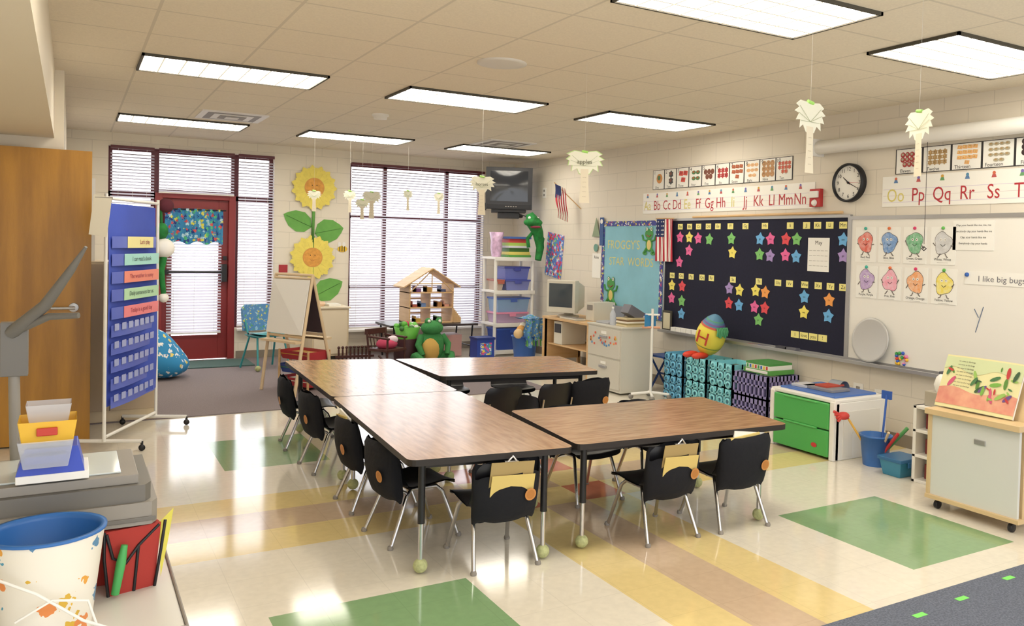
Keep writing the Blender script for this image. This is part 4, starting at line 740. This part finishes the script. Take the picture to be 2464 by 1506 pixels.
for i in range(8): m.text('we went to the bugs',.013,(-.030,.11,.295-.022*i),RU,ZU,INK)
m.done()
# ---------------------------------------------------------------- hanging paper palms
PAP=mat('palm_paper','#ecebd8',.8); PAG=P('bcdc90',.8); PTR=P('e6dcc4',.8)
def palm(x,y,zt,s=1,word=None,tint=0,turn=0):
    d=Vector((x,y,0)).normalized(); d=Matrix.Rotation(turn,3,'Z')@d; u=Vector((d.y,-d.x,0)); m=M('paper_palm_tree'); o=Vector((x,y,zt))
    pr=random.Random(int(x*100+y*10)); k=s*pr.uniform(.95,1.05)
    half=[(.0,.0),(.03,.008),(.07,.012),(.105,-.008),(.085,-.02),(.118,-.04),(.09,-.048),(.108,-.078),(.078,-.075),(.082,-.112),(.05,-.095),(.032,-.125),(.018,-.13)]
    pts=[(a_*k,b_*k) for a_,b_ in half]+[(-a_*k*pr.uniform(.9,1.05),b_*k) for a_,b_ in half[:0:-1]]
    if tint: m.prism([o+u*p[0]*1.06+ZU*(p[1]*1.06+.004)+d*.002 for p in pts],d*.002,PAG)
    m.prism([o+u*p[0]+ZU*p[1] for p in pts],d*.0015,PAP)
    m.prism([o+u*a_+ZU*b_-d*.001 for a_,b_ in ((-.024*s,-.10*s),(.024*s,-.10*s),(.026*s,-.20*s),(.034*s,-.31*s),(-.03*s,-.31*s),(-.024*s,-.20*s))],d*.001,PTR)
    for sg in (-1,1):
        for q in ((.10,-.015),(.11,-.045),(.09,-.08)): m.tube([o+ZU*(-.08*s)-d*.003,o+u*(sg*q[0]*s*.8)+ZU*(q[1]*s)-d*.003],.0008,P('a8b088'),4)
    if word: m.text(word,.038*s,o-d*.006+ZU*(-.055*s),u,ZU,P('5a5a40')); 
    for k in range(5): m.text('~~',.02*s,o-d*.003+ZU*(-.15-.03*k)*s,u,ZU,P('b0a48a'))
    m.tube([o+u*-.02+ZU*.012,o+u*.02+ZU*.006],.008,P('a8e070'),8); m.tube([(x,y,zt),(x,y,H)],.0006,WHT,3); m.done()
palm(2.86,2.72,2.21,1.0,None,0,.95); palm(3.37,2.53,2.20,.95,None,0,-1.0); palm(2.87,4.68,2.15,1.05,'apples',1); palm(2.93,6.41,2.09,1.0,'horses')
palm(2.94,9.44,2.09,.95); palm(2.43,10,2.10,.75); palm(2.85,10,2.12,.8,None,0,.6); palm(3.5,9.8,2.15,.75,None,0,.8); palm(3.9,9.8,2.14,.8,None,0,-.7); palm(2.85,9.5,2.0,.7)
# ---------------------------------------------------------------- camera
f,cx,cy,yaw,pitch,roll,h=2014.1425,1390.106,641.8989,.5448,-.0258,.0244,1.5469
F=Vector((math.sin(yaw),math.cos(yaw),0)); R=Vector((math.cos(yaw),-math.sin(yaw),0)); U=Vector((0,0,1))
F2=F*math.cos(pitch)+U*math.sin(pitch); U2=U*math.cos(pitch)-F*math.sin(pitch); R3=R*math.cos(roll)+U2*math.sin(roll); U3=U2*math.cos(roll)-R*math.sin(roll)
cam=bpy.data.cameras.new('camera'); co=bpy.data.objects.new('camera',cam); COL.objects.link(co)
cam.sensor_width=36; cam.lens=f/2464*36; cam.shift_x=-(cx-1232)/2464; cam.shift_y=-(753-cy)/2464; cam.clip_start=.05; cam.clip_end=200
Mx=Matrix(((R3.x,U3.x,-F2.x,0),(R3.y,U3.y,-F2.y,0),(R3.z,U3.z,-F2.z,h),(0,0,0,1))); co.matrix_world=Mx
scene.camera=co
# ---------------------------------------------------------------- world
wd=bpy.data.worlds.new('sky'); scene.world=wd; wd.use_nodes=True; nt=wd.node_tree; N=nt.nodes; L=nt.links
bg=N['Background']; tc=N.new('ShaderNodeTexCoord'); sp=N.new('ShaderNodeSeparateXYZ'); L.new(tc.outputs['Generated'],sp.inputs[0])
mr=N.new('ShaderNodeMapRange'); mr.inputs['From Min'].default_value=-.3; mr.inputs['From Max'].default_value=.6; mr.inputs['To Min'].default_value=1.7; mr.inputs['To Max'].default_value=3.4
L.new(sp.outputs[1],mr.inputs[0]); L.new(mr.outputs[0],bg.inputs['Strength']); bg.inputs['Color'].default_value=(.96,.97,1,1)
scene.view_settings.view_transform='Standard'
scene.view_settings.exposure=.28
